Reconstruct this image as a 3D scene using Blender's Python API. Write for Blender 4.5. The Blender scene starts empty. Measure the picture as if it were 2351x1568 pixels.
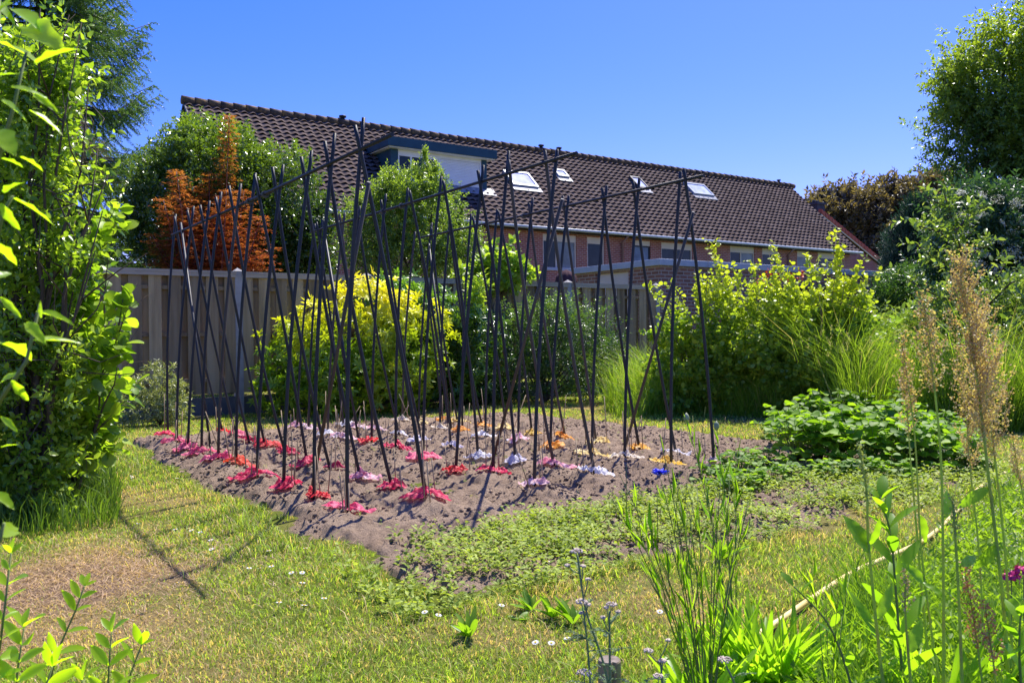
import bpy, math, random
import numpy as np

rng = np.random.default_rng(7)
random.seed(7)
scene = bpy.context.scene
COL = scene.collection

# ---------------------------------------------------------------- camera
# World axes: +X runs along the fence and the houses, +Y away from them into the distance, Z up.
F_PX = 1950.0                       # focal length in pixels of a 2351 px wide picture
CAM_H = 1.02
YAW, PITCH, ROLL = math.radians(34.4), math.radians(0.41), math.radians(0.6)
cam_d = bpy.data.cameras.new("camera")
cam = bpy.data.objects.new("camera", cam_d)
COL.objects.link(cam)
fwd_h = np.array([math.sin(YAW), math.cos(YAW), 0.0])
rgt_h = np.array([math.cos(YAW), -math.sin(YAW), 0.0])
upz = np.array([0, 0, 1.0])
fwd = fwd_h * math.cos(PITCH) - upz * math.sin(PITCH)
up0 = fwd_h * math.sin(PITCH) + upz * math.cos(PITCH)
cr, sr = math.cos(ROLL), math.sin(ROLL)
# image x axis and y axis of the rolled camera
rgt = rgt_h * cr - up0 * sr
upv = up0 * cr + rgt_h * sr
from mathutils import Matrix, Vector
M = Matrix(((rgt[0], upv[0], -fwd[0], 0), (rgt[1], upv[1], -fwd[1], 0), (rgt[2], upv[2], -fwd[2], CAM_H), (0, 0, 0, 1)))
cam.matrix_world = M
cam_d.sensor_width = 36
cam_d.lens = F_PX / 2351 * 36
cam_d.clip_start = 0.05
cam_d.clip_end = 2000
cam_d.dof.use_dof = True
cam_d.dof.focus_distance = 7.0
cam_d.dof.aperture_fstop = 15.0
scene.camera = cam


def ray(x, y):
    a, b = x - 1175.5, -(y - 784)
    return (rgt * a + upv * b) / F_PX + fwd


def PX(x, y, d):
    r = ray(x, y)
    return np.array([0, 0, CAM_H]) + r * d


def GZ(x, y, z=0.0):
    r = ray(x, y)
    t = (z - CAM_H) / r[2]
    return np.array([0, 0, CAM_H]) + r * t


def on_plane(x, y, axis, val):
    r = ray(x, y)
    o = np.array([0, 0, CAM_H])
    t = (val - o[axis]) / r[axis]
    return o + r * t


# ---------------------------------------------------------------- sky and sun
SUN_AZ, SUN_EL = math.radians(63.5), math.radians(59.0)      # azimuth measured from +Y towards +X
w = bpy.data.worlds.new("World")
scene.world = w
w.use_nodes = True
nt = w.node_tree
nt.nodes.clear()
sky = nt.nodes.new("ShaderNodeTexSky")
sky.sky_type = 'NISHITA'
sky.sun_disc = False
sky.sun_elevation = SUN_EL
sky.sun_rotation = SUN_AZ
sky.air_density = 1.0
sky.dust_density = 0.6
sky.ozone_density = 3.0
hs = nt.nodes.new("ShaderNodeHueSaturation")
hs.inputs['Saturation'].default_value = 1.42
tn = nt.nodes.new('ShaderNodeMix'); tn.data_type = 'RGBA'; tn.blend_type = 'MULTIPLY'; tn.inputs[0].default_value = 1
tn.inputs[7].default_value = (.73, .565, 1.08, 1)
bgn = nt.nodes.new("ShaderNodeBackground")
bgn.inputs['Strength'].default_value = 0.125
wo = nt.nodes.new("ShaderNodeOutputWorld")
nt.links.new(sky.outputs[0], hs.inputs['Color'])
nt.links.new(hs.outputs[0], tn.inputs[6])
nt.links.new(tn.outputs[2], bgn.inputs['Color'])
nt.links.new(bgn.outputs[0], wo.inputs['Surface'])
sl = bpy.data.lights.new("sun", 'SUN')
sl.energy = 4.6
sl.angle = math.radians(0.5)
sl.color = (1.0, 0.955, 0.88)
so = bpy.data.objects.new("sun", sl)
COL.objects.link(so)
sd = Vector((math.sin(SUN_AZ) * math.cos(SUN_EL), math.cos(SUN_AZ) * math.cos(SUN_EL), math.sin(SUN_EL)))
so.rotation_euler = sd.to_track_quat('Z', 'Y').to_euler()
scene.view_settings.view_transform = 'Standard'
scene.view_settings.look = 'None'
scene.view_settings.gamma = 1
scene.view_settings.exposure = 0.9
scene.cycles.max_bounces = 8
scene.cycles.transparent_max_bounces = 12


# ---------------------------------------------------------------- helpers: noise, meshes, objects
class VN:
    """tileable value noise on a 2-D lattice"""
    def __init__(s, seed):
        s.t = np.random.default_rng(seed).random((256, 256))

    def __call__(s, x, y):
        x = np.asarray(x, float); y = np.asarray(y, float)
        xi = np.floor(x).astype(int); yi = np.floor(y).astype(int)
        fx = x - xi; fy = y - yi
        fx = fx * fx * (3 - 2 * fx); fy = fy * fy * (3 - 2 * fy)
        t = s.t
        a = t[xi & 255, yi & 255]; b = t[(xi + 1) & 255, yi & 255]
        c = t[xi & 255, (yi + 1) & 255]; d = t[(xi + 1) & 255, (yi + 1) & 255]
        return (a * (1 - fx) + b * fx) * (1 - fy) + (c * (1 - fx) + d * fx) * fy


VNS = [VN(i) for i in range(6)]


def fbm(x, y, f=1.0, o=4, k=0):
    r = 0; a = 0.5; tot = 0
    for i in range(o):
        r = r + a * VNS[(i + k) % 6](x * f + 13.7 * i, y * f - 7.1 * i)
        tot += a; a *= 0.5; f *= 2.03
    return r / tot


def tag(o, label=None, cat=None, group=None, kind=None):
    if label: o['label'] = label
    if cat: o['category'] = cat
    if group: o['group'] = group
    if kind: o['kind'] = kind
    return o


def empty(name, loc, label, cat, group=None):
    o = bpy.data.objects.new(name, None)
    o.location = [float(a) for a in loc]
    o.empty_display_size = 0.1
    COL.objects.link(o)
    return tag(o, label, cat, group)


def link(name, me, parent=None, mat=None):
    o = bpy.data.objects.new(name, me)
    COL.objects.link(o)
    if mat is not None and len(me.materials) == 0:
        me.materials.append(mat)
    if parent is not None:
        o.parent = parent
        # meshes are written in world coordinates; shift them to the parent's origin
        if not me.get('local'):
            off = np.array(parent_loc(parent))
            n = len(me.vertices)
            co = np.empty(n * 3, np.float32); me.vertices.foreach_get('co', co)
            co = co.reshape(-1, 3) - off.astype(np.float32)
            me.vertices.foreach_set('co', co.ravel()); me.update()
            me['local'] = 1
    return o


def parent_loc(o):
    l = np.array([0.0, 0, 0])
    while o is not None:
        l += np.array(o.location); o = o.parent
    return l


def mesh_np(name, V, T, nper=3, smooth=False, col=None):
    """V (n,3) vertices, T (m,nper) faces of constant size"""
    V = np.asarray(V, np.float32); T = np.asarray(T, np.int32)
    me = bpy.data.meshes.new(name)
    me.vertices.add(len(V)); me.vertices.foreach_set('co', V.ravel())
    m = len(T)
    me.loops.add(m * nper); me.loops.foreach_set('vertex_index', T.ravel())
    me.polygons.add(m)
    me.polygons.foreach_set('loop_start', np.arange(0, m * nper, nper, dtype=np.int32))
    if smooth:
        me.polygons.foreach_set('use_smooth', np.ones(m, bool))
    if col is not None:
        ca = me.color_attributes.new('Col', 'FLOAT_COLOR', 'POINT')
        c = np.ones((len(V), 4), np.float32); c[:, :3] = col
        ca.data.foreach_set('color', c.ravel())
    me.update(calc_edges=True)
    return me


class MB:
    """collects boxes, prisms and tubes into one mesh"""
    def __init__(s):
        s.v = []; s.f = []; s.sm = []

    def add(s, V, Fs, smooth=False):
        b = len(s.v)
        s.v += [tuple(map(float, p)) for p in V]
        for f in Fs:
            s.f.append([i + b for i in f]); s.sm.append(smooth)
        return s

    def box(s, x0, x1, y0, y1, z0, z1):
        V = [(x, y, z) for z in (z0, z1) for y in (y0, y1) for x in (x0, x1)]
        return s.add(V, [(0, 2, 3, 1), (4, 5, 7, 6), (0, 1, 5, 4), (2, 6, 7, 3), (0, 4, 6, 2), (1, 3, 7, 5)])

    def prism(s, poly, axis, a, b):
        """extrude a polygon of (p,q) along an axis; p,q are the two other axes in order"""
        n = len(poly); V = []
        for t in (a, b):
            for p, q in poly:
                if axis == 0: V.append((t, p, q))
                elif axis == 1: V.append((p, t, q))
                else: V.append((p, q, t))
        Fs = [tuple(range(n - 1, -1, -1)), tuple(range(n, 2 * n))] + [(i, (i + 1) % n, n + (i + 1) % n, n + i) for i in range(n)]
        return s.add(V, Fs)

    def tube(s, pts, rad, sides=8, cap=True, smooth=True):
        pts = [np.array(p, float) for p in pts]
        n = len(pts)
        if not hasattr(rad, '__len__'): rad = [rad] * n
        V = []
        ref = None
        for i in range(n):
            d = pts[min(i + 1, n - 1)] - pts[max(i - 1, 0)]
            d /= (np.linalg.norm(d) + 1e-9)
            if ref is None:
                ref = np.array([1, 0, 0.]) if abs(d[0]) < .8 else np.array([0, 1., 0])
            a = ref - d * np.dot(ref, d); a /= (np.linalg.norm(a) + 1e-9); b = np.cross(d, a); ref = a
            for k in range(sides):
                t = 2 * math.pi * k / sides
                V.append(pts[i] + rad[i] * (math.cos(t) * a + math.sin(t) * b))
        Fs = []
        for i in range(n - 1):
            for k in range(sides):
                Fs.append((i * sides + k, i * sides + (k + 1) % sides, (i + 1) * sides + (k + 1) % sides, (i + 1) * sides + k))
        s.add(V, Fs, smooth)
        if cap:
            b0 = len(s.v) - len(V)
            s.f.append([b0 + k for k in range(sides)][::-1]); s.sm.append(False)
            s.f.append([b0 + (n - 1) * sides + k for k in range(sides)]); s.sm.append(False)
        return s

    def build(s, name, mat, parent=None, bevel=0):
        me = bpy.data.meshes.new(name)
        me.from_pydata(s.v, [], s.f)
        me.polygons.foreach_set('use_smooth', s.sm)
        me.update()
        o = link(name, me, parent, mat)
        if bevel:
            m = o.modifiers.new('bevel', 'BEVEL'); m.width = bevel; m.segments = 2; m.limit_method = 'ANGLE'
        return o


# ---------------------------------------------------------------- materials
def newmat(name):
    m = bpy.data.materials.new(name); m.use_nodes = True
    t = m.node_tree; t.nodes.clear()
    return m, t.nodes, t.links


def N(ns, typ, **kw):
    n = ns.new(typ)
    for k, v in kw.items():
        if k.startswith('_'): setattr(n, k[1:], v)
        else: n.inputs[k.replace('__', ' ')].default_value = v
    return n


def c4(c): return (c[0], c[1], c[2], 1)


def ramp(ns, ls, fac, stops):
    r = ns.new('ShaderNodeValToRGB'); e = r.color_ramp.elements
    e[0].position, e[0].color = stops[0][0], c4(stops[0][1])
    e[1].position, e[1].color = stops[-1][0], c4(stops[-1][1])
    for p, c in stops[1:-1]:
        x = e.new(p); x.color = c4(c)
    ls.new(fac, r.inputs[0]); return r.outputs[0]


def mix(ns, ls, fac, a, b, mode='MIX'):
    m = ns.new('ShaderNodeMix'); m.data_type = 'RGBA'; m.blend_type = mode
    for s, v in ((m.inputs[0], fac), (m.inputs[6], a), (m.inputs[7], b)):
        if hasattr(v, 'links'): ls.new(v, s)
        elif isinstance(v, (int, float)): s.default_value = v
        else: s.default_value = c4(v)
    return m.outputs[2]


def noise(ns, ls, vec, scale, detail=4, rough=.55):
    n = ns.new('ShaderNodeTexNoise'); n.inputs['Scale'].default_value = scale
    n.inputs['Detail'].default_value = detail; n.inputs['Roughness'].default_value = rough
    if vec is not None: ls.new(vec, n.inputs['Vector'])
    return n.outputs['Fac']


def leafmat(name, dark, light, trans_boost=1.9, tr=0.45, rough=0.38, spec=0.5, third=None, nscale=1.2, zgrad=None):
    """leaf: reflecting front plus light passing through; per-leaf colour, light and dark patches by noise"""
    m, ns, ls = newmat(name)
    geo = ns.new('ShaderNodeNewGeometry')
    tc = ns.new('ShaderNodeTexCoord')
    nz = noise(ns, ls, tc.outputs['Object'], nscale, 2)
    ma = N(ns, 'ShaderNodeMath', _operation='MULTIPLY_ADD'); ls.new(geo.outputs['Random Per Island'], ma.inputs[0])
    ma.inputs[1].default_value = .7; ls.new(nz, ma.inputs[2])
    ms = N(ns, 'ShaderNodeMath', _operation='SUBTRACT'); ls.new(ma.outputs[0], ms.inputs[0]); ms.inputs[1].default_value = .35
    st = [(0.05, dark), (0.95, light)]
    if third: st = [(0.05, dark), (.55, light), (0.95, third)]
    c = ramp(ns, ls, ms.outputs[0], st)
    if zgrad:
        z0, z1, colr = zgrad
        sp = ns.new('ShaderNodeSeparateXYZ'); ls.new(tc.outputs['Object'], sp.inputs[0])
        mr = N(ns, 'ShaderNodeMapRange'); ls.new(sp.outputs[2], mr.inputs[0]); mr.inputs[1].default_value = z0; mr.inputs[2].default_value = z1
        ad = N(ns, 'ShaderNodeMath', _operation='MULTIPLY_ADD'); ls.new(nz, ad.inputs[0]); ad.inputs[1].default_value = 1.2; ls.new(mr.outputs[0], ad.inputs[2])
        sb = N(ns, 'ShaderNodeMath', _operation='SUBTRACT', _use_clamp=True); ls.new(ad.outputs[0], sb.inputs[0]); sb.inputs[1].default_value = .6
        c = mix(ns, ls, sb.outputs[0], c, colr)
    p = N(ns, 'ShaderNodeBsdfPrincipled', Roughness=rough); p.inputs['Specular IOR Level'].default_value = spec
    ls.new(c, p.inputs['Base Color'])
    t = ns.new('ShaderNodeBsdfTranslucent')
    tc2 = mix(ns, ls, 1.0, c, (trans_boost, trans_boost * 1.02, trans_boost * .35), 'MULTIPLY')
    ls.new(tc2, t.inputs['Color'])
    mx = ns.new('ShaderNodeMixShader'); mx.inputs[0].default_value = tr
    ls.new(p.outputs[0], mx.inputs[1]); ls.new(t.outputs[0], mx.inputs[2])
    o = ns.new('ShaderNodeOutputMaterial'); ls.new(mx.outputs[0], o.inputs[0])
    return m


def bladesmat(name, tr=0.4, rough=.5):
    m, ns, ls = newmat(name)
    a = ns.new('ShaderNodeVertexColor'); a.layer_name = 'Col'
    p = N(ns, 'ShaderNodeBsdfPrincipled', Roughness=rough); ls.new(a.outputs[0], p.inputs['Base Color'])
    p.inputs['Specular IOR Level'].default_value = .3
    t = ns.new('ShaderNodeBsdfTranslucent'); ls.new(mix(ns, ls, 1.0, a.outputs[0], (1.8, 1.8, .8), 'MULTIPLY'), t.inputs['Color'])
    mx = ns.new('ShaderNodeMixShader'); mx.inputs[0].default_value = tr
    ls.new(p.outputs[0], mx.inputs[1]); ls.new(t.outputs[0], mx.inputs[2])
    o = ns.new('ShaderNodeOutputMaterial'); ls.new(mx.outputs[0], o.inputs[0])
    return m


def surf(name, a, b, scale=8, rough=.6, spec=.4, bump=.0, bscale=None, metal=0, stretch=None, detail=5, c3=None):
    m, ns, ls = newmat(name)
    tc = ns.new('ShaderNodeTexCoord'); vec = tc.outputs['Object']
    if stretch:
        mp = ns.new('ShaderNodeMapping'); mp.inputs['Scale'].default_value = stretch; ls.new(vec, mp.inputs[0]); vec = mp.outputs[0]
    nz = noise(ns, ls, vec, scale, detail)
    c = ramp(ns, ls, nz, [(.3, a), (.7, b)] if not c3 else [(.25, a), (.5, b), (.75, c3)])
    p = N(ns, 'ShaderNodeBsdfPrincipled', Roughness=rough, Metallic=metal); p.inputs['Specular IOR Level'].default_value = spec
    ls.new(c, p.inputs['Base Color'])
    if bump:
        bn = N(ns, 'ShaderNodeBump', Strength=1.0, Distance=bump)
        ls.new(noise(ns, ls, vec, bscale or scale * 4, 6, .65), bn.inputs['Height']); ls.new(bn.outputs[0], p.inputs['Normal'])
    o = ns.new('ShaderNodeOutputMaterial'); ls.new(p.outputs[0], o.inputs[0])
    return m


def brickmat(name, c1, c2, mortar, bw=.22, rh=.0725, ms=.011):
    m, ns, ls = newmat(name)
    tc = ns.new('ShaderNodeTexCoord'); sp = ns.new('ShaderNodeSeparateXYZ'); ls.new(tc.outputs['Object'], sp.inputs[0])
    ad = N(ns, 'ShaderNodeMath', _operation='ADD'); ls.new(sp.outputs[0], ad.inputs[0]); ls.new(sp.outputs[1], ad.inputs[1])
    cb = ns.new('ShaderNodeCombineXYZ'); ls.new(ad.outputs[0], cb.inputs[0]); ls.new(sp.outputs[2], cb.inputs[1])
    br = ns.new('ShaderNodeTexBrick'); ls.new(cb.outputs[0], br.inputs['Vector'])
    br.inputs['Color1'].default_value = c4(c1); br.inputs['Color2'].default_value = c4(c2); br.inputs['Mortar'].default_value = c4(mortar)
    br.inputs['Scale'].default_value = 1; br.inputs['Brick Width'].default_value = bw; br.inputs['Row Height'].default_value = rh
    br.inputs['Mortar Size'].default_value = ms; br.inputs['Mortar Smooth'].default_value = .2
    nz = noise(ns, ls, tc.outputs['Object'], 1.3, 6)
    c = mix(ns, ls, .35, br.outputs[0], ramp(ns, ls, nz, [(.3, (.55, .5, .5)), (.7, (1.25, 1.2, 1.15))]), 'MULTIPLY')
    p = N(ns, 'ShaderNodeBsdfPrincipled', Roughness=.85); ls.new(c, p.inputs['Base Color'])
    bn = N(ns, 'ShaderNodeBump', Strength=.6, Distance=.01); bn.invert = True
    ls.new(br.outputs['Fac'], bn.inputs['Height']); ls.new(bn.outputs[0], p.inputs['Normal'])
    o = ns.new('ShaderNodeOutputMaterial'); ls.new(p.outputs[0], o.inputs[0])
    return m


def glassmat(name, base, rough=.06, spec=.28):
    m, ns, ls = newmat(name)
    tc = ns.new('ShaderNodeTexCoord')
    p = N(ns, 'ShaderNodeBsdfPrincipled', Roughness=rough); p.inputs['Specular IOR Level'].default_value = spec
    c = ramp(ns, ls, noise(ns, ls, tc.outputs['Object'], 2.2, 5), [(.35, base), (.7, [x * 1.8 for x in base])])
    ls.new(c, p.inputs['Base Color'])
    o = ns.new('ShaderNodeOutputMaterial'); ls.new(p.outputs[0], o.inputs[0])
    return m


# ---------------------------------------------------------------- foliage generators
LEAF_D = (np.array([(0, 0, 0), (.42, -.5, .10), (1, 0, -.04), (.42, .5, .10)]), np.array([(0, 1, 2), (0, 2, 3)]))
LEAF_P = (np.array([(0, 0, 0), (.28, -.42, .07), (.28, .42, .07), (.45, 0, 0), (.68, -.34, .03), (.68, .34, .03), (1, 0, -.12)]),
          np.array([(0, 1, 3), (0, 3, 2), (1, 4, 3), (3, 5, 2), (4, 6, 3), (3, 6, 5)]))
LEAF_W = (np.array([(0, 0, 0), (.5, -.5, 0), (1, 0, 0), (.5, .5, 0)]), np.array([(0, 1, 2), (0, 2, 3)]))


def big_leaf(n=9, lobes=0, curl=.18, fold=.12, wavy=.0, peak=.42):
    V = []; T = []
    for i in range(n + 1):
        t = i / n
        wd = math.sin(math.pi * t ** (math.log(.5) / math.log(peak))) ** .85 if 0 < t < 1 else 0
        if lobes: wd *= 1 - .28 * abs(math.sin(t * math.pi * lobes))
        z = -curl * t * t
        wv = wavy * math.sin(t * 19)
        V += [(t, -wd / 2, z + fold * wd + wv), (t, 0, z), (t, wd / 2, z + fold * wd - wv)]
    for i in range(n):
        a = i * 3; b = a + 3
        for k in (0, 1):
            T += [(a + k, a + k + 1, b + k + 1), (a + k, b + k + 1, b + k)]
    return np.array(V), np.array(T)


def nrm(a): return a / (np.linalg.norm(a, axis=-1, keepdims=True) + 1e-9)


def leaves(pos, d, up, L, W, tmpl=LEAF_D):
    tv, tt = tmpl
    n = len(pos)
    X = nrm(d); Y = nrm(np.cross(up, X)); Z = np.cross(X, Y)
    L = np.broadcast_to(np.asarray(L, float), (n,))[:, None, None]; W = np.broadcast_to(np.asarray(W, float), (n,))[:, None, None]
    V = pos[:, None, :] + L * tv[None, :, 0:1] * X[:, None, :] + W * tv[None, :, 1:2] * Y[:, None, :] + L * tv[None, :, 2:3] * Z[:, None, :]
    T = tt[None] + (np.arange(n) * len(tv))[:, None, None]
    return V.reshape(-1, 3), T.reshape(-1, 3)


def join(parts):
    V = []; T = []; b = 0
    for v, t in parts:
        V.append(v); T.append(t + b); b += len(v)
    return np.concatenate(V), np.concatenate(T)


def rdir(n, g=rng):
    return nrm(g.normal(size=(n, 3)))


def crown_pts(c, r, n, fill=.35, lump=.22, zmin=None, g=rng):
    """points in an uneven ellipsoid, mostly near its skin; returns points and outward directions"""
    d = rdir(n, g)
    ph = g.random((5, 3)) * 6.28
    fr = g.normal(size=(5, 3)) * 3.2
    bump = sum(np.sin(d @ fr[i] + ph[i, 0]) for i in range(5)) / 5
    bump2 = sum(np.sin(d @ (fr[i] * 2.7) + ph[i, 1]) for i in range(5)) / 5
    rad = (1 - fill * g.random(n) ** 1.6) * (1 + lump * bump + lump * .7 * bump2)
    p = np.array(c) + d * rad[:, None] * np.array(r)
    o = nrm(d / np.array(r))
    if zmin is not None:
        k = p[:, 2] > zmin; p = p[k]; o = o[k]
    return p, o


def sprigs(p, o, length, nl, L, W, tmpl=LEAF_D, upw=.35, rand=.5, leafup=.6, droop=0.0, spread=.9, g=rng, ljit=.35, rosette=False):
    """a short twig at every point with nl leaves set round it"""
    n = len(p)
    d = nrm(o + np.array([0, 0, upw]) + g.normal(size=(n, 3)) * rand)
    ln = length * (0.6 + .8 * g.random(n))
    a = nrm(np.cross(d, g.normal(size=(n, 3)))); b = np.cross(d, a)
    P = []; D = []
    ph = g.random(n) * 6.28
    for j in range(nl):
        t = (j + .5) / nl
        an = ph + j * 2.4
        side = a * np.cos(an)[:, None] + b * np.sin(an)[:, None]
        pos = p + d * (t * ln)[:, None]
        pos[:, 2] -= droop * ln * t * t
        P.append(pos)
        D.append(nrm(d * (.35 + .5 * t) + side * spread + np.array([0, 0, -droop * .8]) + g.normal(size=(n, 3)) * .15))
    P = np.concatenate(P); D = np.concatenate(D)
    m = len(P)
    up = nrm(np.array([0, 0, 1.0]) * leafup + g.normal(size=(m, 3)) * .45)
    if rosette: up = nrm(np.tile(d, (nl, 1)) + g.normal(size=(m, 3)) * .25)
    s = 1 - ljit + 2 * ljit * g.random(m)
    return leaves(P, D, up, L * s, W * s, tmpl)


def foliage(name, parts, mat, parent):
    V, T = join(parts) if isinstance(parts, list) else parts
    return link(name, mesh_np(name, V, T), parent, mat)


def stems_mesh(name, polys, mat, parent, sides=5):
    mb = MB()
    for pts, r0, r1 in polys:
        n = len(pts)
        mb.tube(pts, [r0 + (r1 - r0) * i / (n - 1) for i in range(n)], sides)
    return mb.build(name, mat, parent)


def branchy(base, tips, r0, wob=.12, g=rng, share=.35):
    """a short stem that splits into limbs reaching each tip"""
    out = []
    base = np.array(base, float)
    for t in tips:
        t = np.array(t, float); d = t - base; L = np.linalg.norm(d)
        m = base + d * share + np.array([0, 0, .12 * L])
        pts = []
        for k in range(7):
            s = k / 6
            q = (1 - s) ** 2 * base + 2 * s * (1 - s) * m + s * s * t
            if 0 < k: q = q + g.normal(size=3) * wob * .12 * L
            pts.append(q)
        out.append((pts, r0 * (.55 + .45 * g.random()), r0 * .12))
        for _ in range(3):
            k = g.integers(2, 6); q = pts[k]; e = q + nrm(d + g.normal(size=3) * L * .6) * min(L, 1.6) * .3
            out.append(([q, (q + e) / 2 + g.normal(size=3) * .03 * L, e], r0 * .25, r0 * .06))
    return out

# ================================================================= SETTING
def in_bed(x, y):
    """1 inside the dug bed, 0 on the lawn; ragged edge"""
    e = (fbm(x, y, 3.0, 3) - .5) * .34 + (fbm(x, y, 14.0, 2, 2) - .5) * .12
    dx = np.minimum(x - 1.52, 6.45 - x); dy = np.minimum(y - 2.78, 9.25 - y)
    # rounded far-left corner
    return np.minimum(dx, dy) + e


ROWS = [1.83, 2.35, 3.15, 3.64, 4.28, 4.74]


def soil_z(x, y):
    x = np.asarray(x, float); y = np.asarray(y, float)
    m = 0
    for r in ROWS:
        m = m + .055 * np.exp(-((x - r - .05 * (fbm(x * 0 + r, y, 1.5, 2) - .5)) / .17) ** 2) * (.75 + .5 * fbm(x, y, 2.2, 2))
    m = m * np.clip((y - 3.95) / .35, 0, 1) * np.clip((9.1 - y) / .3, 0, 1)
    rough = (fbm(x, y, 2.5, 3) - .5) * .05 + (fbm(x, y, 11, 4) - .5) * .06
    clod = np.clip(fbm(x, y, 26, 3, 3) - .5, 0, 1) * .08
    k = np.clip(in_bed(x, y) / .22 + .2, 0, 1)
    k = k * k * (3 - 2 * k)
    return k * (.016 + m + rough + clod) - (1 - k) * .05


def dry_mask(x, y):
    """1 where the lawn is straw-dry, 0 where it is green"""
    d = fbm(x, y, .9, 3, 1) * .55 + fbm(x, y, 3.1, 3, 2) * .45
    d = (d - .46) * 3.2
    def spot(px, py, rx, ry, a):
        c = GZ(px, py)
        q = np.array([math.cos(YAW), -math.sin(YAW)]), np.array([math.sin(YAW), math.cos(YAW)])
        u = (x - c[0]) * q[0][0] + (y - c[1]) * q[0][1]; v = (x - c[0]) * q[1][0] + (y - c[1]) * q[1][1]
        return a * np.exp(-(u / rx) ** 2 - (v / ry) ** 2)
    d = d + spot(150, 1330, .42, .55, 1.6) + spot(380, 1480, .6, .3, .35) + spot(330, 1230, .35, .7, .35)
    d = d + spot(1550, 1240, .6, .3, .5) + spot(1850, 1210, .5, .3, .7) + spot(900, 1500, .8, .25, .25)
    d = d - spot(560, 1190, .5, .7, .8) - spot(1900, 1290, .55, .5, .7) - spot(420, 1060, .5, .9, .5) - spot(700, 1290, .3, .35, .5)
    return np.clip(d, 0, 1)


def bare_mask(x, y):
    c = GZ(170, 1340)
    q = np.array([math.cos(YAW), -math.sin(YAW)]), np.array([math.sin(YAW), math.cos(YAW)])
    u = (x - c[0]) * q[0][0] + (y - c[1]) * q[0][1]; v = (x - c[0]) * q[1][0] + (y - c[1]) * q[1][1]
    return np.clip(1.5 * np.exp(-(u / .42) ** 2 - (v / .55) ** 2) + (fbm(x, y, 6, 3) - .5) * 1.1 - .25, 0, 1)


def grid(x0, x1, y0, y1, st, zf):
    nx = int((x1 - x0) / st) + 1; ny = int((y1 - y0) / st) + 1
    X, Y = np.meshgrid(np.linspace(x0, x1, nx), np.linspace(y0, y1, ny))
    X = X.ravel(); Y = Y.ravel(); Z = zf(X, Y)
    i = np.arange((nx - 1) * (ny - 1)); a = i // (nx - 1) * nx + i % (nx - 1)
    return np.stack([X, Y, Z], 1), np.stack([a, a + 1, a + nx + 1, a + nx], 1)


GREEN = np.array([.13, .19, .02]); GREEN2 = np.array([.25, .30, .045]); STRAW = np.array([.42, .33, .14]); STRAW2 = np.array([.50, .36, .19])


def lawn_col(x, y):
    d = dry_mask(x, y)[:, None]; k = fbm(x, y, 9, 3, 4)[:, None]
    g = GREEN * (1 - k) + GREEN2 * k
    s = STRAW * (1 - k) + STRAW2 * k
    return g * (1 - d) + s * d


def make_lawn():
    m, ns, ls = newmat('lawn')
    a = ns.new('ShaderNodeVertexColor'); a.layer_name = 'Col'
    tc = ns.new('ShaderNodeTexCoord')
    nz = noise(ns, ls, tc.outputs['Object'], 60, 6, .7)
    c = mix(ns, ls, .8, a.outputs[0], ramp(ns, ls, nz, [(.3, (.45, .42, .35)), (.7, (1.1, 1.05, .95))]), 'MULTIPLY')
    p = N(ns, 'ShaderNodeBsdfPrincipled', Roughness=.95); p.inputs['Specular IOR Level'].default_value = .1
    ls.new(c, p.inputs['Base Color'])
    bn = N(ns, 'ShaderNodeBump', Strength=1, Distance=.02); ls.new(nz, bn.inputs['Height']); ls.new(bn.outputs[0], p.inputs['Normal'])
    o = ns.new('ShaderNodeOutputMaterial'); ls.new(p.outputs[0], o.inputs[0])
    V, T = grid(-12, 26, -3, 36, .08, lambda x, y: (fbm(x, y, 1.1, 2) - .5) * .02)
    col = lawn_col(V[:, 0], V[:, 1]) * .72
    b = bare_mask(V[:, 0], V[:, 1])[:, None]
    col = col * (1 - b) + np.array([.23, .16, .11]) * b
    ob = link('lawn', mesh_np('lawn', V, T, 4, True, col), None, m)
    tag(ob, kind='structure')
    mb = MB()
    R = 700
    for x0, x1, y0, y1 in ((-R, -12, -R, R), (26, R, -R, R), (-12, 26, -R, -3), (-12, 26, 36, R)):
        mb.add([(x0, y0, 0), (x1, y0, 0), (x1, y1, 0), (x0, y1, 0)], [(0, 1, 2, 3)])
    g = mb.build('ground', surf('far_ground', (.07, .11, .02), (.12, .15, .04), .5, .95, .1))
    tag(g, kind='structure')


make_lawn()


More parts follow.
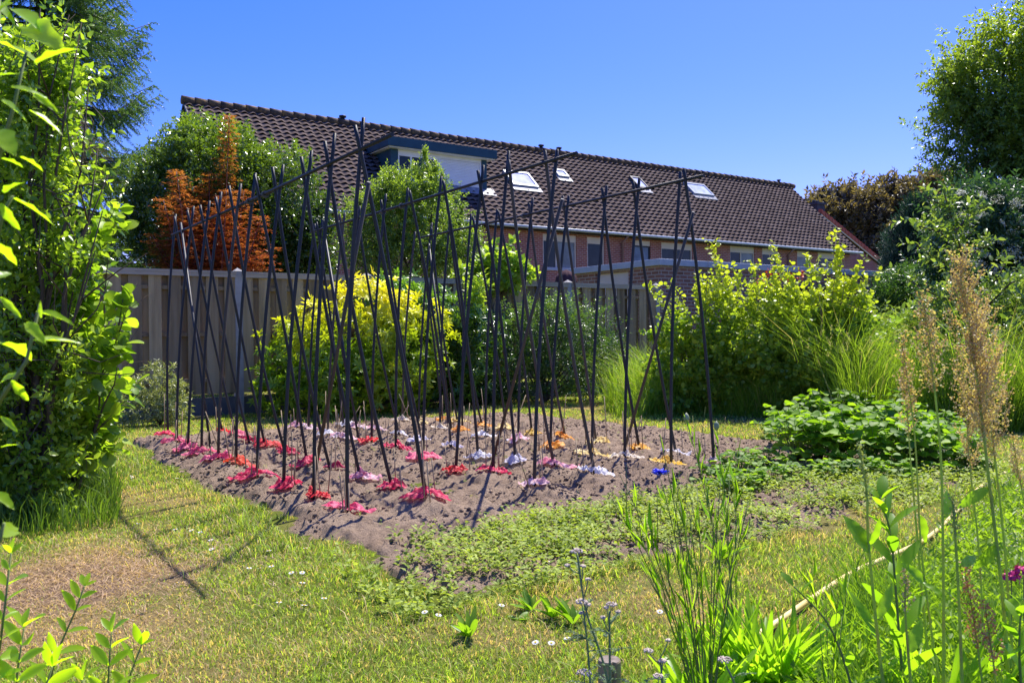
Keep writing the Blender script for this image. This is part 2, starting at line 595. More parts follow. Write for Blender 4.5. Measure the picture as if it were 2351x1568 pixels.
def make_soil():
    m, ns, ls = newmat('soil')
    tc = ns.new('ShaderNodeTexCoord'); v = tc.outputs['Object']
    n1 = noise(ns, ls, v, 3.0, 6, .6); n2 = noise(ns, ls, v, 85, 6, .75)
    c = ramp(ns, ls, n1, [(.3, (.27, .19, .13)), (.55, (.36, .262, .182)), (.75, (.45, .335, .235))])
    c = mix(ns, ls, .8, c, ramp(ns, ls, n2, [(.33, (.36, .33, .31)), (.5, (.95, .95, .95)), (.7, (1.2, 1.18, 1.15))]), 'MULTIPLY')
    p = N(ns, 'ShaderNodeBsdfPrincipled', Roughness=.95); p.inputs['Specular IOR Level'].default_value = .15
    ls.new(c, p.inputs['Base Color'])
    bn = N(ns, 'ShaderNodeBump', Strength=1, Distance=.022); ls.new(n2, bn.inputs['Height']); ls.new(bn.outputs[0], p.inputs['Normal'])
    o = ns.new('ShaderNodeOutputMaterial'); ls.new(p.outputs[0], o.inputs[0])
    V, T = grid(1.2, 6.9, 2.4, 9.7, .0135, soil_z)
    k = (V[:, 2] > -.045)
    T = T[k[T].any(1)]
    tag(link('soil', mesh_np('soil', V, T, 4, True), None, m), kind='structure')
    # loose crumbs of earth
    n = 34000
    x = 1.55 + 4.9 * rng.random(n); y = 2.9 + 6.3 * rng.random(n)
    k = (in_bed(x, y) > 0.02) & (fbm(x, y, 3, 2) > .36); x = x[k]; y = y[k]; n = len(x)
    s = .003 + .017 * rng.random(n) ** 5
    oc = np.array([(1, 0, 0), (-1, 0, 0), (0, 1, 0), (0, -1, 0), (0, 0, .8), (0, 0, -.6)])
    of = np.array([(0, 2, 4), (2, 1, 4), (1, 3, 4), (3, 0, 4), (2, 0, 5), (1, 2, 5), (3, 1, 5), (0, 3, 5)])
    jit = 1 + .5 * (rng.random((n, 6, 1)) - .5)
    a = rng.random(n) * 6.28; ca, sa = np.cos(a)[:, None], np.sin(a)[:, None]
    P = oc[None] * jit * s[:, None, None]
    X = P[..., 0] * ca - P[..., 1] * sa; Y = P[..., 0] * sa + P[..., 1] * ca
    P = np.stack([X, Y, P[..., 2]], -1) + np.stack([x, y, soil_z(x, y) + s * .3], -1)[:, None]
    F = of[None] + (np.arange(n) * 6)[:, None, None]
    tag(link('soil_crumbs', mesh_np('soil_crumbs', P.reshape(-1, 3), F.reshape(-1, 3)), None, m), 'loose crumbs of dry earth lying over the dug bed', 'soil crumbs', kind='stuff')


make_soil()

# ---------------------------------------------------------------- houses
U_E, VE, ZE = 38.16, 25.03, 5.0
VR, ZR, U_L = 29.14, 8.81, 6.95
SLOPE = (ZR - ZE) / (VR - VE)
M_brick = brickmat('red_brick', (.27, .07, .05), (.38, .125, .09), (.46, .33, .28))
M_tile = surf('roof_tile', (.070, .050, .042), (.115, .085, .073), 2.5, .95, .08, .004, 40, detail=9, c3=(.18, .14, .12))
M_ridge = surf('ridge_tile', (.045, .036, .03), (.10, .075, .055), 5, .9, .2, .01, 30, c3=(.36, .20, .05))
M_cream = surf('cream_paint', (.60, .52, .46), (.68, .60, .53), 2, .5)
M_white = surf('white_paint', (.74, .74, .76), (.82, .82, .83), 3, .4)
M_teal = surf('teal_paint', (.010, .048, .075), (.018, .072, .11), 2, .6)
M_zinc = surf('grey_metal_trim', (.32, .36, .40), (.44, .48, .52), 3, .4, .5)
M_pipe = surf('downpipe', (.20, .11, .11), (.28, .17, .17), 3, .5)
M_gl = glassmat('dark_window_glass', (.018, .026, .028))
M_glc = glassmat('curtained_glass', (.14, .16, .17), .1)
M_gls = glassmat('sky_tinted_roof_glass', (.42, .46, .62), .08, .9)  # pale blue base colour stands in for the sky reflected in the skylights
M_black = surf('black_plastic', (.02, .02, .022), (.04, .04, .045), 6, .5)
M_lead = surf('lead_flashing', (.10, .11, .14), (.30, .32, .36), 5, .5)
M_shut = None


def wall_mesh(mb, axis, pos, a0, a1, z0, z1, holes, depth, inward):
    """a wall plane with openings and their reveals; axis 1: plane y=pos running along x; axis 0: plane x=pos along y"""
    xs = sorted({a0, a1} | {h[0] for h in holes} | {h[1] for h in holes}); zs = sorted({z0, z1} | {h[2] for h in holes} | {h[3] for h in holes})
    pt = (lambda a, z, d=0: (a, pos + d * inward, z)) if axis == 1 else (lambda a, z, d=0: (pos + d * inward, a, z))
    for i in range(len(xs) - 1):
        for j in range(len(zs) - 1):
            cx, cz = (xs[i] + xs[i + 1]) / 2, (zs[j] + zs[j + 1]) / 2
            if any(h[0] < cx < h[1] and h[2] < cz < h[3] for h in holes): continue
            mb.add([pt(xs[i], zs[j]), pt(xs[i + 1], zs[j]), pt(xs[i + 1], zs[j + 1]), pt(xs[i], zs[j + 1])], [(0, 1, 2, 3)])
    for a, b, c, d in holes:
        for q in ([(a, c), (b, c)], [(b, c), (b, d)], [(b, d), (a, d)], [(a, d), (a, c)]):
            (p0, q0), (p1, q1) = q
            mb.add([pt(p0, q0), pt(p1, q1), pt(p1, q1, depth), pt(p0, q0, depth)], [(0, 1, 2, 3)])


def pantile_roof(x0, x1, y0, z0, y1, z1, tw=.30, course=.255, holes=()):
    L = math.hypot(y1 - y0, z1 - z0); n = round(L / course)
    dy, dz = (y1 - y0) / L, (z1 - z0) / L; ny, nz = -dz, dy
    prof = [0.0, .012, .030, .042, .034, .012]
    nt_ = round((x1 - x0) / tw); tw = (x1 - x0) / nt_
    xs = np.array([x0 + (k + i / 6) * tw for k in range(nt_) for i in range(6)] + [x1]); hs_ = np.array(prof * nt_ + [0.0])
    rows = []
    for j in range(n):
        for s, r in ((j * L / n, .045), ((j + 1) * L / n - .0005, .0)):
            wob = .006 * (VNS[j % 6](xs * 3.1 + j * 5, xs * 0 + j) - .5)
            h = r * .35 + hs_ * (1.8 if r else .5) + wob
            skew = .02 if r == 0 else 0
            rows.append(np.stack([xs + skew * 0, y0 + dy * s + ny * h, z0 + dz * s + nz * h], 1))
    V = np.concatenate(rows); m = len(xs); R = len(rows)
    i = np.arange((m - 1) * (R - 1)); a = i // (m - 1) * m + i % (m - 1)
    T = np.stack([a, a + 1, a + m + 1, a + m], 1)[(i // (m - 1)) % 2 == 0]      # tiles are open at their lower edge
    if holes:
        c = V[T].mean(1); keep = np.ones(len(T), bool)
        for hx0, hx1, hy0, hy1 in holes:
            keep &= ~((c[:, 0] > hx0) & (c[:, 0] < hx1) & (c[:, 1] > hy0) & (c[:, 1] < hy1))
        T = T[keep]
    return V, T


def rz(y): return ZE + (y - VE) * SLOPE


def window(parent, x0, x1, z0, z1, y, panes, mat_f, fr=.06, name='window', gl=None, mull=None):
    """frame with panes; panes = x positions of mullions"""
    f = MB(); e = .0
    f.box(x0, x1, y - .05, y + .02, z0, z0 + fr).box(x0, x1, y - .05, y + .02, z1 - fr, z1)
    f.box(x0, x0 + fr, y - .05, y + .02, z0 + fr, z1 - fr).box(x1 - fr, x1, y - .05, y + .02, z0 + fr, z1 - fr)
    for p in panes: f.box(p - fr / 2, p + fr / 2, y - .045, y + .02, z0 + fr, z1 - fr)
    wo_ = f.build(name, mat_f, parent)
    xs = [x0 + fr] + list(panes) + [x1 - fr]
    for i in range(len(xs) - 1):
        a = xs[i] + (fr / 2 if i else 0); b = xs[i + 1] - (fr / 2 if i < len(xs) - 2 else 0)
        g = (gl or [M_gl])[i % len(gl or [M_gl])]
        MB().box(a, b, y - .02, y, z0 + fr, z1 - fr).build('pane', g, wo_)
    return wo_


def make_house():
    H = empty('terraced_house', (U_L, VE, 0), 'long terraced house with brown pantile roof, skylights, teal dormer and red brick wall', 'house')
    yw = 25.43
    wins = [(18.85, 20.45, 3.5, 4.8, [19.5], [M_gl, M_glc]), (20.98, 21.85, 3.5, 4.8, [], None), (23.38, 24.32, 3.6, 4.8, [], [glassmat('reflection_tint_glass', (.10, .14, .2))]),  # third window: reflection painted in as a bluish base colour, gloss unchanged
            (24.93, 26.75, 3.6, 4.8, [25.75], None), (29.1, 30.72, 3.6, 4.85, [29.85], [M_gl, M_glc]), (31.25, 32.4, 3.6, 4.85, [], None),
            (33.75, 34.72, 3.9, 4.85, [], [M_glc]), (35.32, 36.85, 3.6, 4.85, [36.1], None)]
    mb = MB()
    wall_mesh(mb, 1, yw, 16.22, U_E - .25, 0, 4.98, [(a, b, c, d) for a, b, c, d, *_ in wins], .12, 1)
    wall_mesh(mb, 1, yw, U_L + .25, 16.22, 0, 4.98, [], .12, 1)
    # gable ends and back wall
    for x in (U_L + .25, U_E - .25):
        mb.add([(x, yw, 0), (x, 2 * VR - yw, 0), (x, 2 * VR - yw, rz(yw) - .1), (x, VR, ZR - .1), (x, yw, rz(yw) - .1)], [(0, 1, 2, 3, 4)])
    mb.add([(U_L + .25, 2 * VR - yw, 0), (U_E - .25, 2 * VR - yw, 0), (U_E - .25, 2 * VR - yw, 5.3), (U_L + .25, 2 * VR - yw, 5.3)], [(0, 1, 2, 3)])
    mb.build('wall', M_brick, H)
    for a, b, c, d, ms_, gl in wins:
        wo_ = window(H, a, b, c, d - .2, yw + .09, ms_, M_cream if a < 19 or a > 24.5 else (M_black if a > 23 else M_cream), gl=gl)
        MB().box(a, b, yw + .03, yw + .11, d - .2, d).build('top_panel', M_cream, wo_)
        MB().box(a - .03, b + .03, yw - .06, yw + .05, c - .06, c).build('sill', M_zinc, wo_)
    holes = [(13.2, 17.0, 26.5, 27.9)]
    V, T = pantile_roof(U_L, U_E, VE, ZE, VR, ZR, holes=holes)
    roof = link('roof', mesh_np('roof', V, T, 4, True), H, M_tile)
    V, T = pantile_roof(U_L, U_E, 2 * VR - VE, ZE, VR, ZR)
    V2 = V.copy(); T2 = T[:, ::-1]
    link('roof', mesh_np('roof', V2, T2, 4, True), H, M_tile)
    mb = MB()      # underlay that closes the roof beneath the tiles, and the eaves board
    mb.add([(U_L + .05, VE + .05, ZE - .12), (U_E - .05, VE + .05, ZE - .12), (U_E - .05, VR, ZR - .1), (U_L + .05, VR, ZR - .1)], [(0, 1, 2, 3)])
    mb.add([(U_L + .05, VE + .1, ZE - .14), (U_E - .05, VE + .1, ZE - .14), (U_E - .05, yw, ZE - .14), (U_L + .05, yw, ZE - .14)], [(0, 1, 2, 3)])
    for x in (U_L, U_E - .06):
        mb.prism([(VE, ZE - .1), (VR, ZR - .1), (2 * VR - VE, ZE - .1), (2 * VR - VE, ZE + .02), (VR, ZR + .02), (VE, ZE + .02)], 0, x, x + .06)
    mb.build('roof_edge', M_black, H)
    # ridge tiles, each half round and slightly lapped
    mb = MB(); x = U_L - .05
    while x < U_E:
        l = .42; zz = ZR + .05 + .012 * random.random()
        mb.tube([(x, VR, zz), (x + l + .04, VR, zz - .012)], [.145, .125], 10)
        x += l
    mb.build('ridge_tiles', M_ridge, roof)
    mb = MB(); mb.tube([(U_L, VE - .06, ZE - .06), (U_E + .1, VE - .06, ZE - .07)], .06, 8)
    mb.build('gutter', M_zinc, H)
    for x in (22.73, 33.0):
        MB().tube([(x, VE - .04, ZE - .1), (x, yw - .08, ZE - .35), (x, yw - .08, .1)], .045, 8).build('downpipe', M_pipe, H)
    for px, s in ((787, .10), (1242, .09), (1283, .09), (1787, .08)):
        p = on_plane(px, 300, 1, VR); zz = ZR + .12
        MB().tube([(p[0], VR, zz - .2), (p[0], VR, zz + .12)], s * .8, 10).tube([(p[0], VR, zz + .12), (p[0], VR, zz + .18)], s * 1.35, 10).build('roof_vent', M_black, H)
    # roof windows
    ca, sa = 1 / math.hypot(1, SLOPE), SLOPE / math.hypot(1, SLOPE)
    for x0, x1, y0, y1 in ((18.5, 19.7, 26.87, 27.6), (21.3, 21.85, 27.66, 28.04), (25.65, 26.25, 27.55, 28.2), (29.1, 30.45, 27.6, 28.27)):
        def sl_box(a0, a1, s0, s1, h0, h1, mb):
            V_ = []
            for h in (h0, h1):
                for s in (s0, s1):
                    for a in (a0, a1): V_.append((a, s - sa * h, rz(s) + ca * h))
            mb.add(V_, [(0, 2, 3, 1), (4, 5, 7, 6), (0, 1, 5, 4), (2, 6, 7, 3), (0, 4, 6, 2), (1, 3, 7, 5)])
        f = MB(); t = .07
        sl_box(x0, x1, y0, y0 + t, .0, .14, f); sl_box(x0, x1, y1 - t, y1, .0, .14, f)
        sl_box(x0, x0 + t, y0 + t, y1 - t, .0, .14, f); sl_box(x1 - t, x1, y0 + t, y1 - t, .0, .14, f)
        so_ = f.build('roof_window', M_zinc if x0 < 22 or x0 > 29 else M_black, H)
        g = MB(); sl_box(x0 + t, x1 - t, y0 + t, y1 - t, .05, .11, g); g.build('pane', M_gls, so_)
        g = MB(); sl_box(x0 - .08, x1 + .08, y0 - .2, y0, .05, .075, g); g.build('flashing', M_lead, so_)
    # dormer
    yd = 26.45; x0, x1 = 13.14, 17.06; zt = 7.52
    D = MB()
    D.prism([(x0, yd), (x0 + .28, yd), (x0 + .28, yd + .12), (x1 - .22, yd + .12), (x1 - .22, yd), (x1, yd), (x1, 28.3), (x0, 28.3)], 2, 6.2, zt)
    dorm = D.build('dormer', M_teal, H)
    MB().box(12.89, 17.33, yd - .3, 28.6, zt, zt + .32).build('fascia', M_teal, dorm)
    MB().box(12.95, 17.27, yd - .24, 28.6, zt - .03, zt - .002).build('soffit', M_white, dorm)
    f = MB().box(x0 + .28, x1 - .22, yd + .03, yd + .1, zt - .16, zt - .03).box(x0 + .28, x1 - .22, yd + .03, yd + .1, 6.3, 6.42)
    f.build('trim_board', M_white, dorm)
    window(dorm, x0 + .28, 15.05, 6.42, zt - .16, yd + .09, [13.95, 14.5], M_white, .07, gl=[M_gl])
    sh = MB(); z = 6.42
    while z < zt - .18:
        z2 = min(z + .055, zt - .16)
        sh.prism([(yd + .06, z), (yd + .045, z + .01), (yd + .045, z2 - .006), (yd + .06, z2), (yd + .1, z2), (yd + .1, z)], 0, 15.1, x1 - .28); z = z2
    sh.build('roller_shutter', M_white, dorm)
    for q in (15.05, x1 - .28): MB().box(q, q + .05, yd + .02, yd + .1, 6.42, zt - .16).build('shutter_rail', M_white, dorm)
    MB().add([(x0 - .2, yd - .22, rz(yd - .22) + .07), (x1 + .3, yd - .22, rz(yd - .22) + .07), (x1 + .3, yd + .06, rz(yd) + .16), (x0 - .2, yd + .06, rz(yd) + .16)], [(0, 1, 2, 3)]).build('flashing', M_lead, dorm)


make_house()


def make_far_house():
    H = empty('brick_house', (41.5, 27.4, 0), 'red brick house wing with orange-red roof edge and dark chimney beyond the terrace', 'house')
    m_br = brickmat('far_red_brick', (.26, .06, .05), (.34, .10, .08), (.42, .26, .23))
    x0, x1, v0, v1 = 38.2, 44.75, 27.4, 34.0
    zf = lambda x: 7.23 - (x - 38.2) * .44
    mb = MB()
    mb.prism([(x0, 0), (x1, 0), (x1, zf(x1) - .2), (x0, zf(x0) - .2)], 1, v0, v1)
    mb.build('wall', m_br, H)
    mo = surf('orange_tile', (.42, .08, .05), (.55, .14, .08), 4, .8)
    MB().prism([(x0, zf(x0) - .16), (x1 + .25, zf(x1 + .25) - .16), (x1 + .25, zf(x1 + .25)), (x0, zf(x0))], 1, v0 + .02, v1 + .1).build('roof', M_tile, H)
    n = 24; mb = MB(); L = x1 + .3 - x0
    for i in range(n):
        a = x0 + i * L / n; b = a + L / n + .03
        mb.prism([(a, zf(a) - .06), (b, zf(b) - .08), (b, zf(b) + .12), (a, zf(a) + .17)], 1, v0 - .16, v0 + .05)
    mb.build('verge_tiles', mo, H)
    MB().prism([(x0, zf(x0) - .15), (x1 + .3, zf(x1 + .3) - .15), (x1 + .3, zf(x1 + .3) - .07), (x0, zf(x0) - .07)], 1, v0 - .12, v0 - .08).build('verge_board', M_cream, H)
    MB().box(x0, x1, v0 - .08, v0 + .0, 3.35, 3.6).build('pale_band', M_cream, H)
    cx = 40.0; c = MB().box(cx - .3, cx + .35, 28.6, 29.3, 5.8, 7.95).box(cx - .36, cx + .41, 28.54, 29.36, 7.95, 8.07).build('chimney', surf('chimney_slate', (.03, .035, .05), (.06, .06, .08), 4, .8), H)
    for q in (cx - .1, cx + .15): MB().tube([(q, 28.95, 8.07), (q, 28.95, 8.22)], .09, 8).build('chimney_pot', M_black, c)


make_far_house()


def make_garage():
    G = empty('brick_garage', (13.72, 14.05, 0), 'flat roofed brown brick garage with grey trim and cream door behind the fence end', 'garage')
    b = brickmat('brown_brick', (.20, .09, .055), (.32, .15, .10), (.40, .33, .28), .24, .085, .013)
    mb = MB()
    wall_mesh(mb, 0, 13.76, 14.09, 17.4, 0, 2.6, [(15.15, 16.35, 0, 2.52)], .1, 1)
    mb.add([(13.76, 14.09, 0), (24.5, 14.09, 0), (24.5, 14.09, 2.6), (13.76, 14.09, 2.6)], [(0, 1, 2, 3)])
    mb.add([(13.76, 17.4, 0), (24.5, 17.4, 0), (24.5, 17.4, 2.6), (13.76, 17.4, 2.6)], [(0, 1, 2, 3)])
    mb.add([(24.5, 14.09, 0), (24.5, 17.4, 0), (24.5, 17.4, 2.6), (24.5, 14.09, 2.6)], [(0, 1, 2, 3)])
    mb.build('wall', b, G)
    MB().box(13.68, 24.58, 14.01, 17.48, 2.58, 2.73).build('roof_trim', M_zinc, G, .01)
    d = MB().box(13.82, 13.86, 15.15, 16.35, .05, 2.52).build('door_panel', M_cream, G)


make_garage()

# ---------------------------------------------------------------- fence
M_board = surf('weathered_board', (.21, .155, .085), (.38, .29, .165), 1.4, .85, .2, .004, 20, stretch=(9, 9, .6), detail=6, c3=(.47, .38, .24))
def vary_boards(m):
    ns, ls = m.node_tree.nodes, m.node_tree.links
    p = [n for n in ns if n.type == 'BSDF_PRINCIPLED'][0]; src = p.inputs['Base Color'].links[0].from_socket
    geo = ns.new('ShaderNodeNewGeometry')
    ls.new(mix(ns, ls, 1.0, src, ramp(ns, ls, geo.outputs['Random Per Island'], [(0, (.52, .49, .47)), (.5, (.92, .90, .86)), (1, (1.2, 1.16, 1.05))]), 'MULTIPLY'), p.inputs['Base Color'])


vary_boards(M_board)
M_cap = surf('fence_cap_wood', (.34, .28, .19), (.48, .40, .29), 3, .8, .2, .003, 30, stretch=(.5, 6, 6))
M_post = surf('concrete_post', (.28, .27, .25), (.40, .38, .35), 9, .9, .2, .003, 60)
M_base = surf('concrete_base', (.09, .09, .085), (.15, .15, .14), 5, .9, .2, .004, 30)


def make_fence():
    yf = 11.56
    Fo = empty('wooden_fence', (3.43, yf, 0), 'weathered grey-brown board fence with concrete posts running behind the shrubs', 'fence')
    posts = [3.43 + 1.885 * k for k in range(-5, 4)] + [11.17]
    for i, x in enumerate(posts):
        mb = MB().box(x - .05, x + .05, yf - .07, yf + .05, 0, 1.92)
        mb.add([(x - .06, yf - .08, 1.92), (x + .06, yf - .08, 1.92), (x + .06, yf + .06, 1.92), (x - .06, yf + .06, 1.92), (x, yf - .01, 1.97)], [(0, 1, 4), (1, 2, 4), (2, 3, 4), (3, 0, 4), (0, 3, 2, 1)])
        mb.build('post', M_post, Fo)
    for i in range(len(posts) - 1):
        a, b = posts[i] + .052, posts[i + 1] - .052
        MB().box(a, b, yf - .025, yf + .02, 0, .24).build('base_slab', M_base, Fo)
        n = 15; wd = (b - a) / n; mb = MB()
        for k in range(n):
            x0 = a + k * wd; top = 1.865 + .008 * random.random()
            if k % 2 == 0: mb.box(x0 - .018, x0 + wd + .018, yf - .066 + .008 * random.random(), yf - .046, .29, top)
            else: mb.box(x0 - .02, x0 + wd + .02, yf + .012, yf + .028, .29, top - .002)
        for z in (.45, 1.05, 1.66): mb.box(a, b, yf - .0455, yf + .0115, z, z + .05)
        mb.build('panel', M_board, Fo)
        MB().box(a - .01, b + .01, yf - .095, yf + .045, 1.88, 1.915).box(a - .008, b + .008, yf - .092, yf - .070, 1.835, 1.879).build('cap_rail', M_cap, Fo)


make_fence()

# parasol behind the fence
def make_parasol():
    x, y = on_plane(1300, 650, 1, 12.6)[:2]
    P = empty('folded_parasol', (x, y, 0), 'folded plum brown parasol standing behind the fence near the garage', 'parasol')
    m = surf('plum_cloth', (.06, .03, .035), (.10, .055, .06), 5, .9, .1, .01, 15)
    ts = [(0.9, .10), (1.2, .15), (1.6, .17), (2.0, .19), (2.12, .17), (2.2, .09), (2.24, .02)]
    mb = MB(); V = []
    for z, r in ts:
        for k in range(24):
            t = k * math.pi / 12; q = r * (1 + .13 * math.cos(t * 8))
            V.append((x + q * math.cos(t), y + q * math.sin(t), z))
    mb.add(V, [(i * 24 + k, i * 24 + (k + 1) % 24, (i + 1) * 24 + (k + 1) % 24, (i + 1) * 24 + k) for i in range(len(ts) - 1) for k in range(24)], True)
    mb.build('canopy', m, P)
    MB().tube([(x, y, 0), (x, y, 1.0)], .025, 8).build('pole', M_zinc, P)


make_parasol()


def make_shed():
    p = PX(1985, 700, 19.0); x, y = p[0], p[1]
    S = empty('garden_shed', (x, y, 0), 'low dark timber shed with sloping roof behind the round green bush', 'shed')
    wd = surf('dark_timber', (.02, .018, .015), (.045, .04, .032), 3, .9, stretch=(8, 8, .5))
    mb = MB()
    mb.add([(x - .5, y, 0), (x + .6, y, 0), (x + .6, y, 1.8), (x - .5, y, 2.0), (x - .5, y + 2, 0), (x + .6, y + 2, 0), (x + .6, y + 2, 1.8), (x - .5, y + 2, 2.0)],
           [(0, 1, 2, 3), (4, 7, 6, 5), (0, 3, 7, 4), (1, 5, 6, 2)])
    mb.build('wall', wd, S)
    MB().prism([(x - .65, 2.03), (x + .8, 1.77), (x + .8, 1.85), (x - .65, 2.11)], 1, y - .15, y + 2.15).build('roof', surf('shed_felt', (.09, .09, .085), (.15, .14, .13), 9, .9), S)


make_shed()

# ================================================================= BEAN TRELLISES
C1 = lambda p: (298.5 + p[0] * .3569, 858.2 + p[1] * .3569)
C2 = lambda p: (970.2 + p[0] * .3569, 858.2 + p[1] * .3569)
C3 = lambda p: (373.2 + p[0] * .2855, 223.9 + p[1] * .2855)
C4 = lambda p: (821.0 + p[0] * .2855, 223.9 + p[1] * .2855)
C5 = lambda p: (1119.5 + p[0] * .2855, 335.8 + p[1] * .2855)
# feet and pole tops measured on the photograph, far to near
FEET = [
    [C1(p) for p in [(245, 400), (300, 455), (372, 505), (460, 525), (567, 580), (683, 600), (818, 690), (988, 765), (1185, 815), (1400, 890)]],
    [C1(p) for p in [(600, 395), (682, 430), (768, 460), (870, 500), (1000, 525), (1142, 600), (1290, 630), (1480, 700), (1690, 750), (1905, 835)]],
    [C1(p) for p in [(1075, 360), (1150, 370), (1272, 410), (1400, 430), (1555, 470), (1710, 500), (1885, 555)]] + [C2(p) for p in [(212, 630), (455, 640), (718, 735)]],
    [C1(p) for p in [(1375, 355), (1467, 360), (1590, 380), (1735, 405), (1880, 440)]] + [C2(p) for p in [(185, 490), (358, 545), (600, 590), (845, 615), (1110, 660)]],
    [C2(p) for p in [(-130, 322), (-24, 338), (113, 358), (256, 383), (405, 414), (616, 454), (822, 500), (1090, 535), (1300, 564), (1600, 610)]],
    [C2(p) for p in [(130, 318), (227, 326), (385, 344), (536, 375), (705, 402), (923, 426), (1120, 465), (1400, 500), (1635, 520), (1875, 600)]]]
T1 = [C3(p) for p in [(105, 955), (205, 905), (310, 865), (435, 800), (565, 710), (740, 620), (905, 560), (1128, 475), (1322, 352), (1545, 220)]]
T1b = [C3(p) for p in [(180, 945), (290, 880), (385, 835), (512, 765), (662, 700), (838, 620), (1010, 550), (1222, 435), (1430, 300), (1650, 175)]]
T2 = [C3(p) for p in [(1240, 1040), (1305, 990), (1455, 935), (1583, 908)]] + [C4(p) for p in [(200, 840), (395, 775), (635, 710), (940, 630), (1255, 505), (1555, 430)]]
T2b = [C3(p) for p in [(1280, 1025), (1350, 985), (1505, 935), (1640, 880)]] + [C4(p) for p in [(250, 780), (437, 735), (693, 640), (1010, 550), (1332, 450), (1627, 510)]]
T3 = [C4(p) for p in [(485, 1105), (620, 1050), (760, 1000), (910, 955), (1110, 910), (1395, 875), (1655, 840)]] + [C5(p) for p in [(950, 375), (1275, 325), (1565, 205)]]
T3b = [C4(p) for p in [(518, 1090), (660, 1015), (800, 1000), (955, 940), (1162, 905), (1430, 810), (1705, 800)]] + [C5(p) for p in [(1002, 325), (1308, 268), (1615, 255)]]
M_pole = surf('dark_pole', (.012, .014, .018), (.024, .026, .030), 3, .5, .35, .0015, 160, c3=(.040, .034, .029))
M_pole_old = surf('brownish_pole', (.045, .038, .032), (.085, .068, .055), 3, .55, .4, .0015, 160)
M_tie = surf('tie_wire', (.06, .06, .06), (.12, .12, .11), 8, .6)
ROWU = [1.985, 3.33, 4.44]
KX = [[C3(p) for p in [(150, 1095), (248, 1048), (348, 1000), (470, 950), (608, 895), (795, 845), (950, 775), (1175, 660), (1380, 550), (1600, 420)]],
      [C3(p) for p in [(1270, 1095), (1325, 1072), (1470, 1005), (1590, 950)]] + [C4(p) for p in [(220, 897), (412, 848), (662, 790), (965, 718), (1285, 645), (1590, 578)]],
      [C4(p) for p in [(495, 1160), (640, 1122), (775, 1090), (930, 1052), (1130, 998), (1412, 925), (1680, 882)]] + [C5(p) for p in [(975, 432), (1290, 380), (1590, 322)]]]
FOOT = []           # world position of every foot


def pole_mb(a, b, r=.0114):
    """tube with the fine rings of a coated garden stake"""
    a = np.array(a, float); b = np.array(b, float)
    mb = MB(); mb.tube([a, b], [r, r * .96], 10)
    return mb


ZB = [2.055, 2.14, 2.105]


def make_trellis(k, label):
    lf, rf = FEET[2 * k], FEET[2 * k + 1]
    tl, tr_ = (T1, T1b) if k == 0 else (T2, T2b) if k == 1 else (T3, T3b)
    u = ROWU[k]
    E_ = empty('bean_trellis', (u, 6.6, 0), label, 'bean trellis', 'bean pole trellises in rows on the dug bed')
    zc = []
    for side, feet, tops in ((0, lf, tr_), (1, rf, tl)):
        for i, (ft, tp) in enumerate(zip(feet, tops)):
            g = GZ(ft[0], ft[1], .05)
            t = on_plane(tp[0], tp[1], 1, g[1])
            lean = (t[0] - u)
            # both poles of a pair cross on the bar
            z0 = float(soil_z(g[0], g[1]))
            g[2] = z0 - .06
            FOOT.append((k, side, 9 - i, g[0], g[1], z0))
            zc.append(t[2])
            # the poles bow a little: foot, crossing under the bar, free top
            K_ = on_plane(KX[k][i][0], KX[k][i][1], 1, g[1]); ux = K_[0] * .35 + u * .65; zx = K_[2] * .35 + ZB[k] * .65 - .028
            tz = max(t[2], zx + .12); sl_ = np.clip((t[0] - ux) / (tz - zx), -.34, .34)
            f_ = (ux - g[0]) / (zx - z0)                    # mean slope of the long lower part
            sl_ = np.clip(sl_, f_ - .12, f_ + .12); s1 = (sl_ - f_) * .5
            yo = .0115 if side else -.0115
            pts = []
            for zz in list(np.linspace(z0 - .06, zx, 9)) + [zx + (tz - zx) * .5, tz]:
                if zz <= zx:
                    q_ = (zz - z0) / (zx - z0)
                    xx = g[0] + f_ * (zz - z0) + s1 * (zx - z0) * (q_ * q_ - q_)
                else:
                    xx = ux + (f_ + s1) * (zz - zx)
                pts.append((xx, g[1] + yo * min(1.0, max(0, (zz - z0) / (zx - z0))), zz))
            MB().tube(pts, .0114, 10).build('pole', M_pole if rng.random() > .12 else M_pole_old, E_)
    # the bar is two poles that overlap and are tied together
    lo, hi, spl = [(3.96, 8.85, 6.45), (4.12, 8.62, 6.45), (4.10, 8.3, 6.2)][k]
    zb = ZB[k]; spl = float(on_plane(*[(587, 465), (898, 472), (1175, 498)][k], 0, u)[1])
    pole_mb((u - .008, lo, zb + .006), (u + .008, spl + .28, zb - .004)).build('bar', M_pole, E_)
    pole_mb((u + .030, spl - .28, zb + .004), (u + .004, hi, zb - .006)).build('bar', M_pole, E_)
    for a in (spl - .18, spl + .18):
        MB().tube([(u + .012, a - .012, zb - .005), (u + .012, a + .012, zb - .005)], .026, 10).build('tie', M_tie, E_)
    # slanting braces at both ends
    nb = [((847, 418), (712.6, 1140)), ((1291, 457), (1124, 1085)), ((1592, 487), (1429, 1047))][k]
    fb = [((415, 512), (484, 1033)), ((745, 535), (820, 990)), ((985, 560), (1036, 986))][k]
    for (a, b), m in ((nb, M_pole_old), (fb, M_pole)):
        p = on_plane(a[0], a[1], 0, u); q = on_plane(b[0], b[1], 0, u)
        d = (q - p); q = p + d * ((p[2] + .06) / -d[2])
        pole_mb(p, q).build('brace', m, E_)


make_trellis(0, 'leftmost row of dark crossed bean poles under one bar, with red nets at its feet')
make_trellis(1, 'middle row of dark crossed bean poles, between the other two pole rows')
make_trellis(2, 'rightmost row of dark crossed bean poles, with mostly yellow and orange nets at its feet')

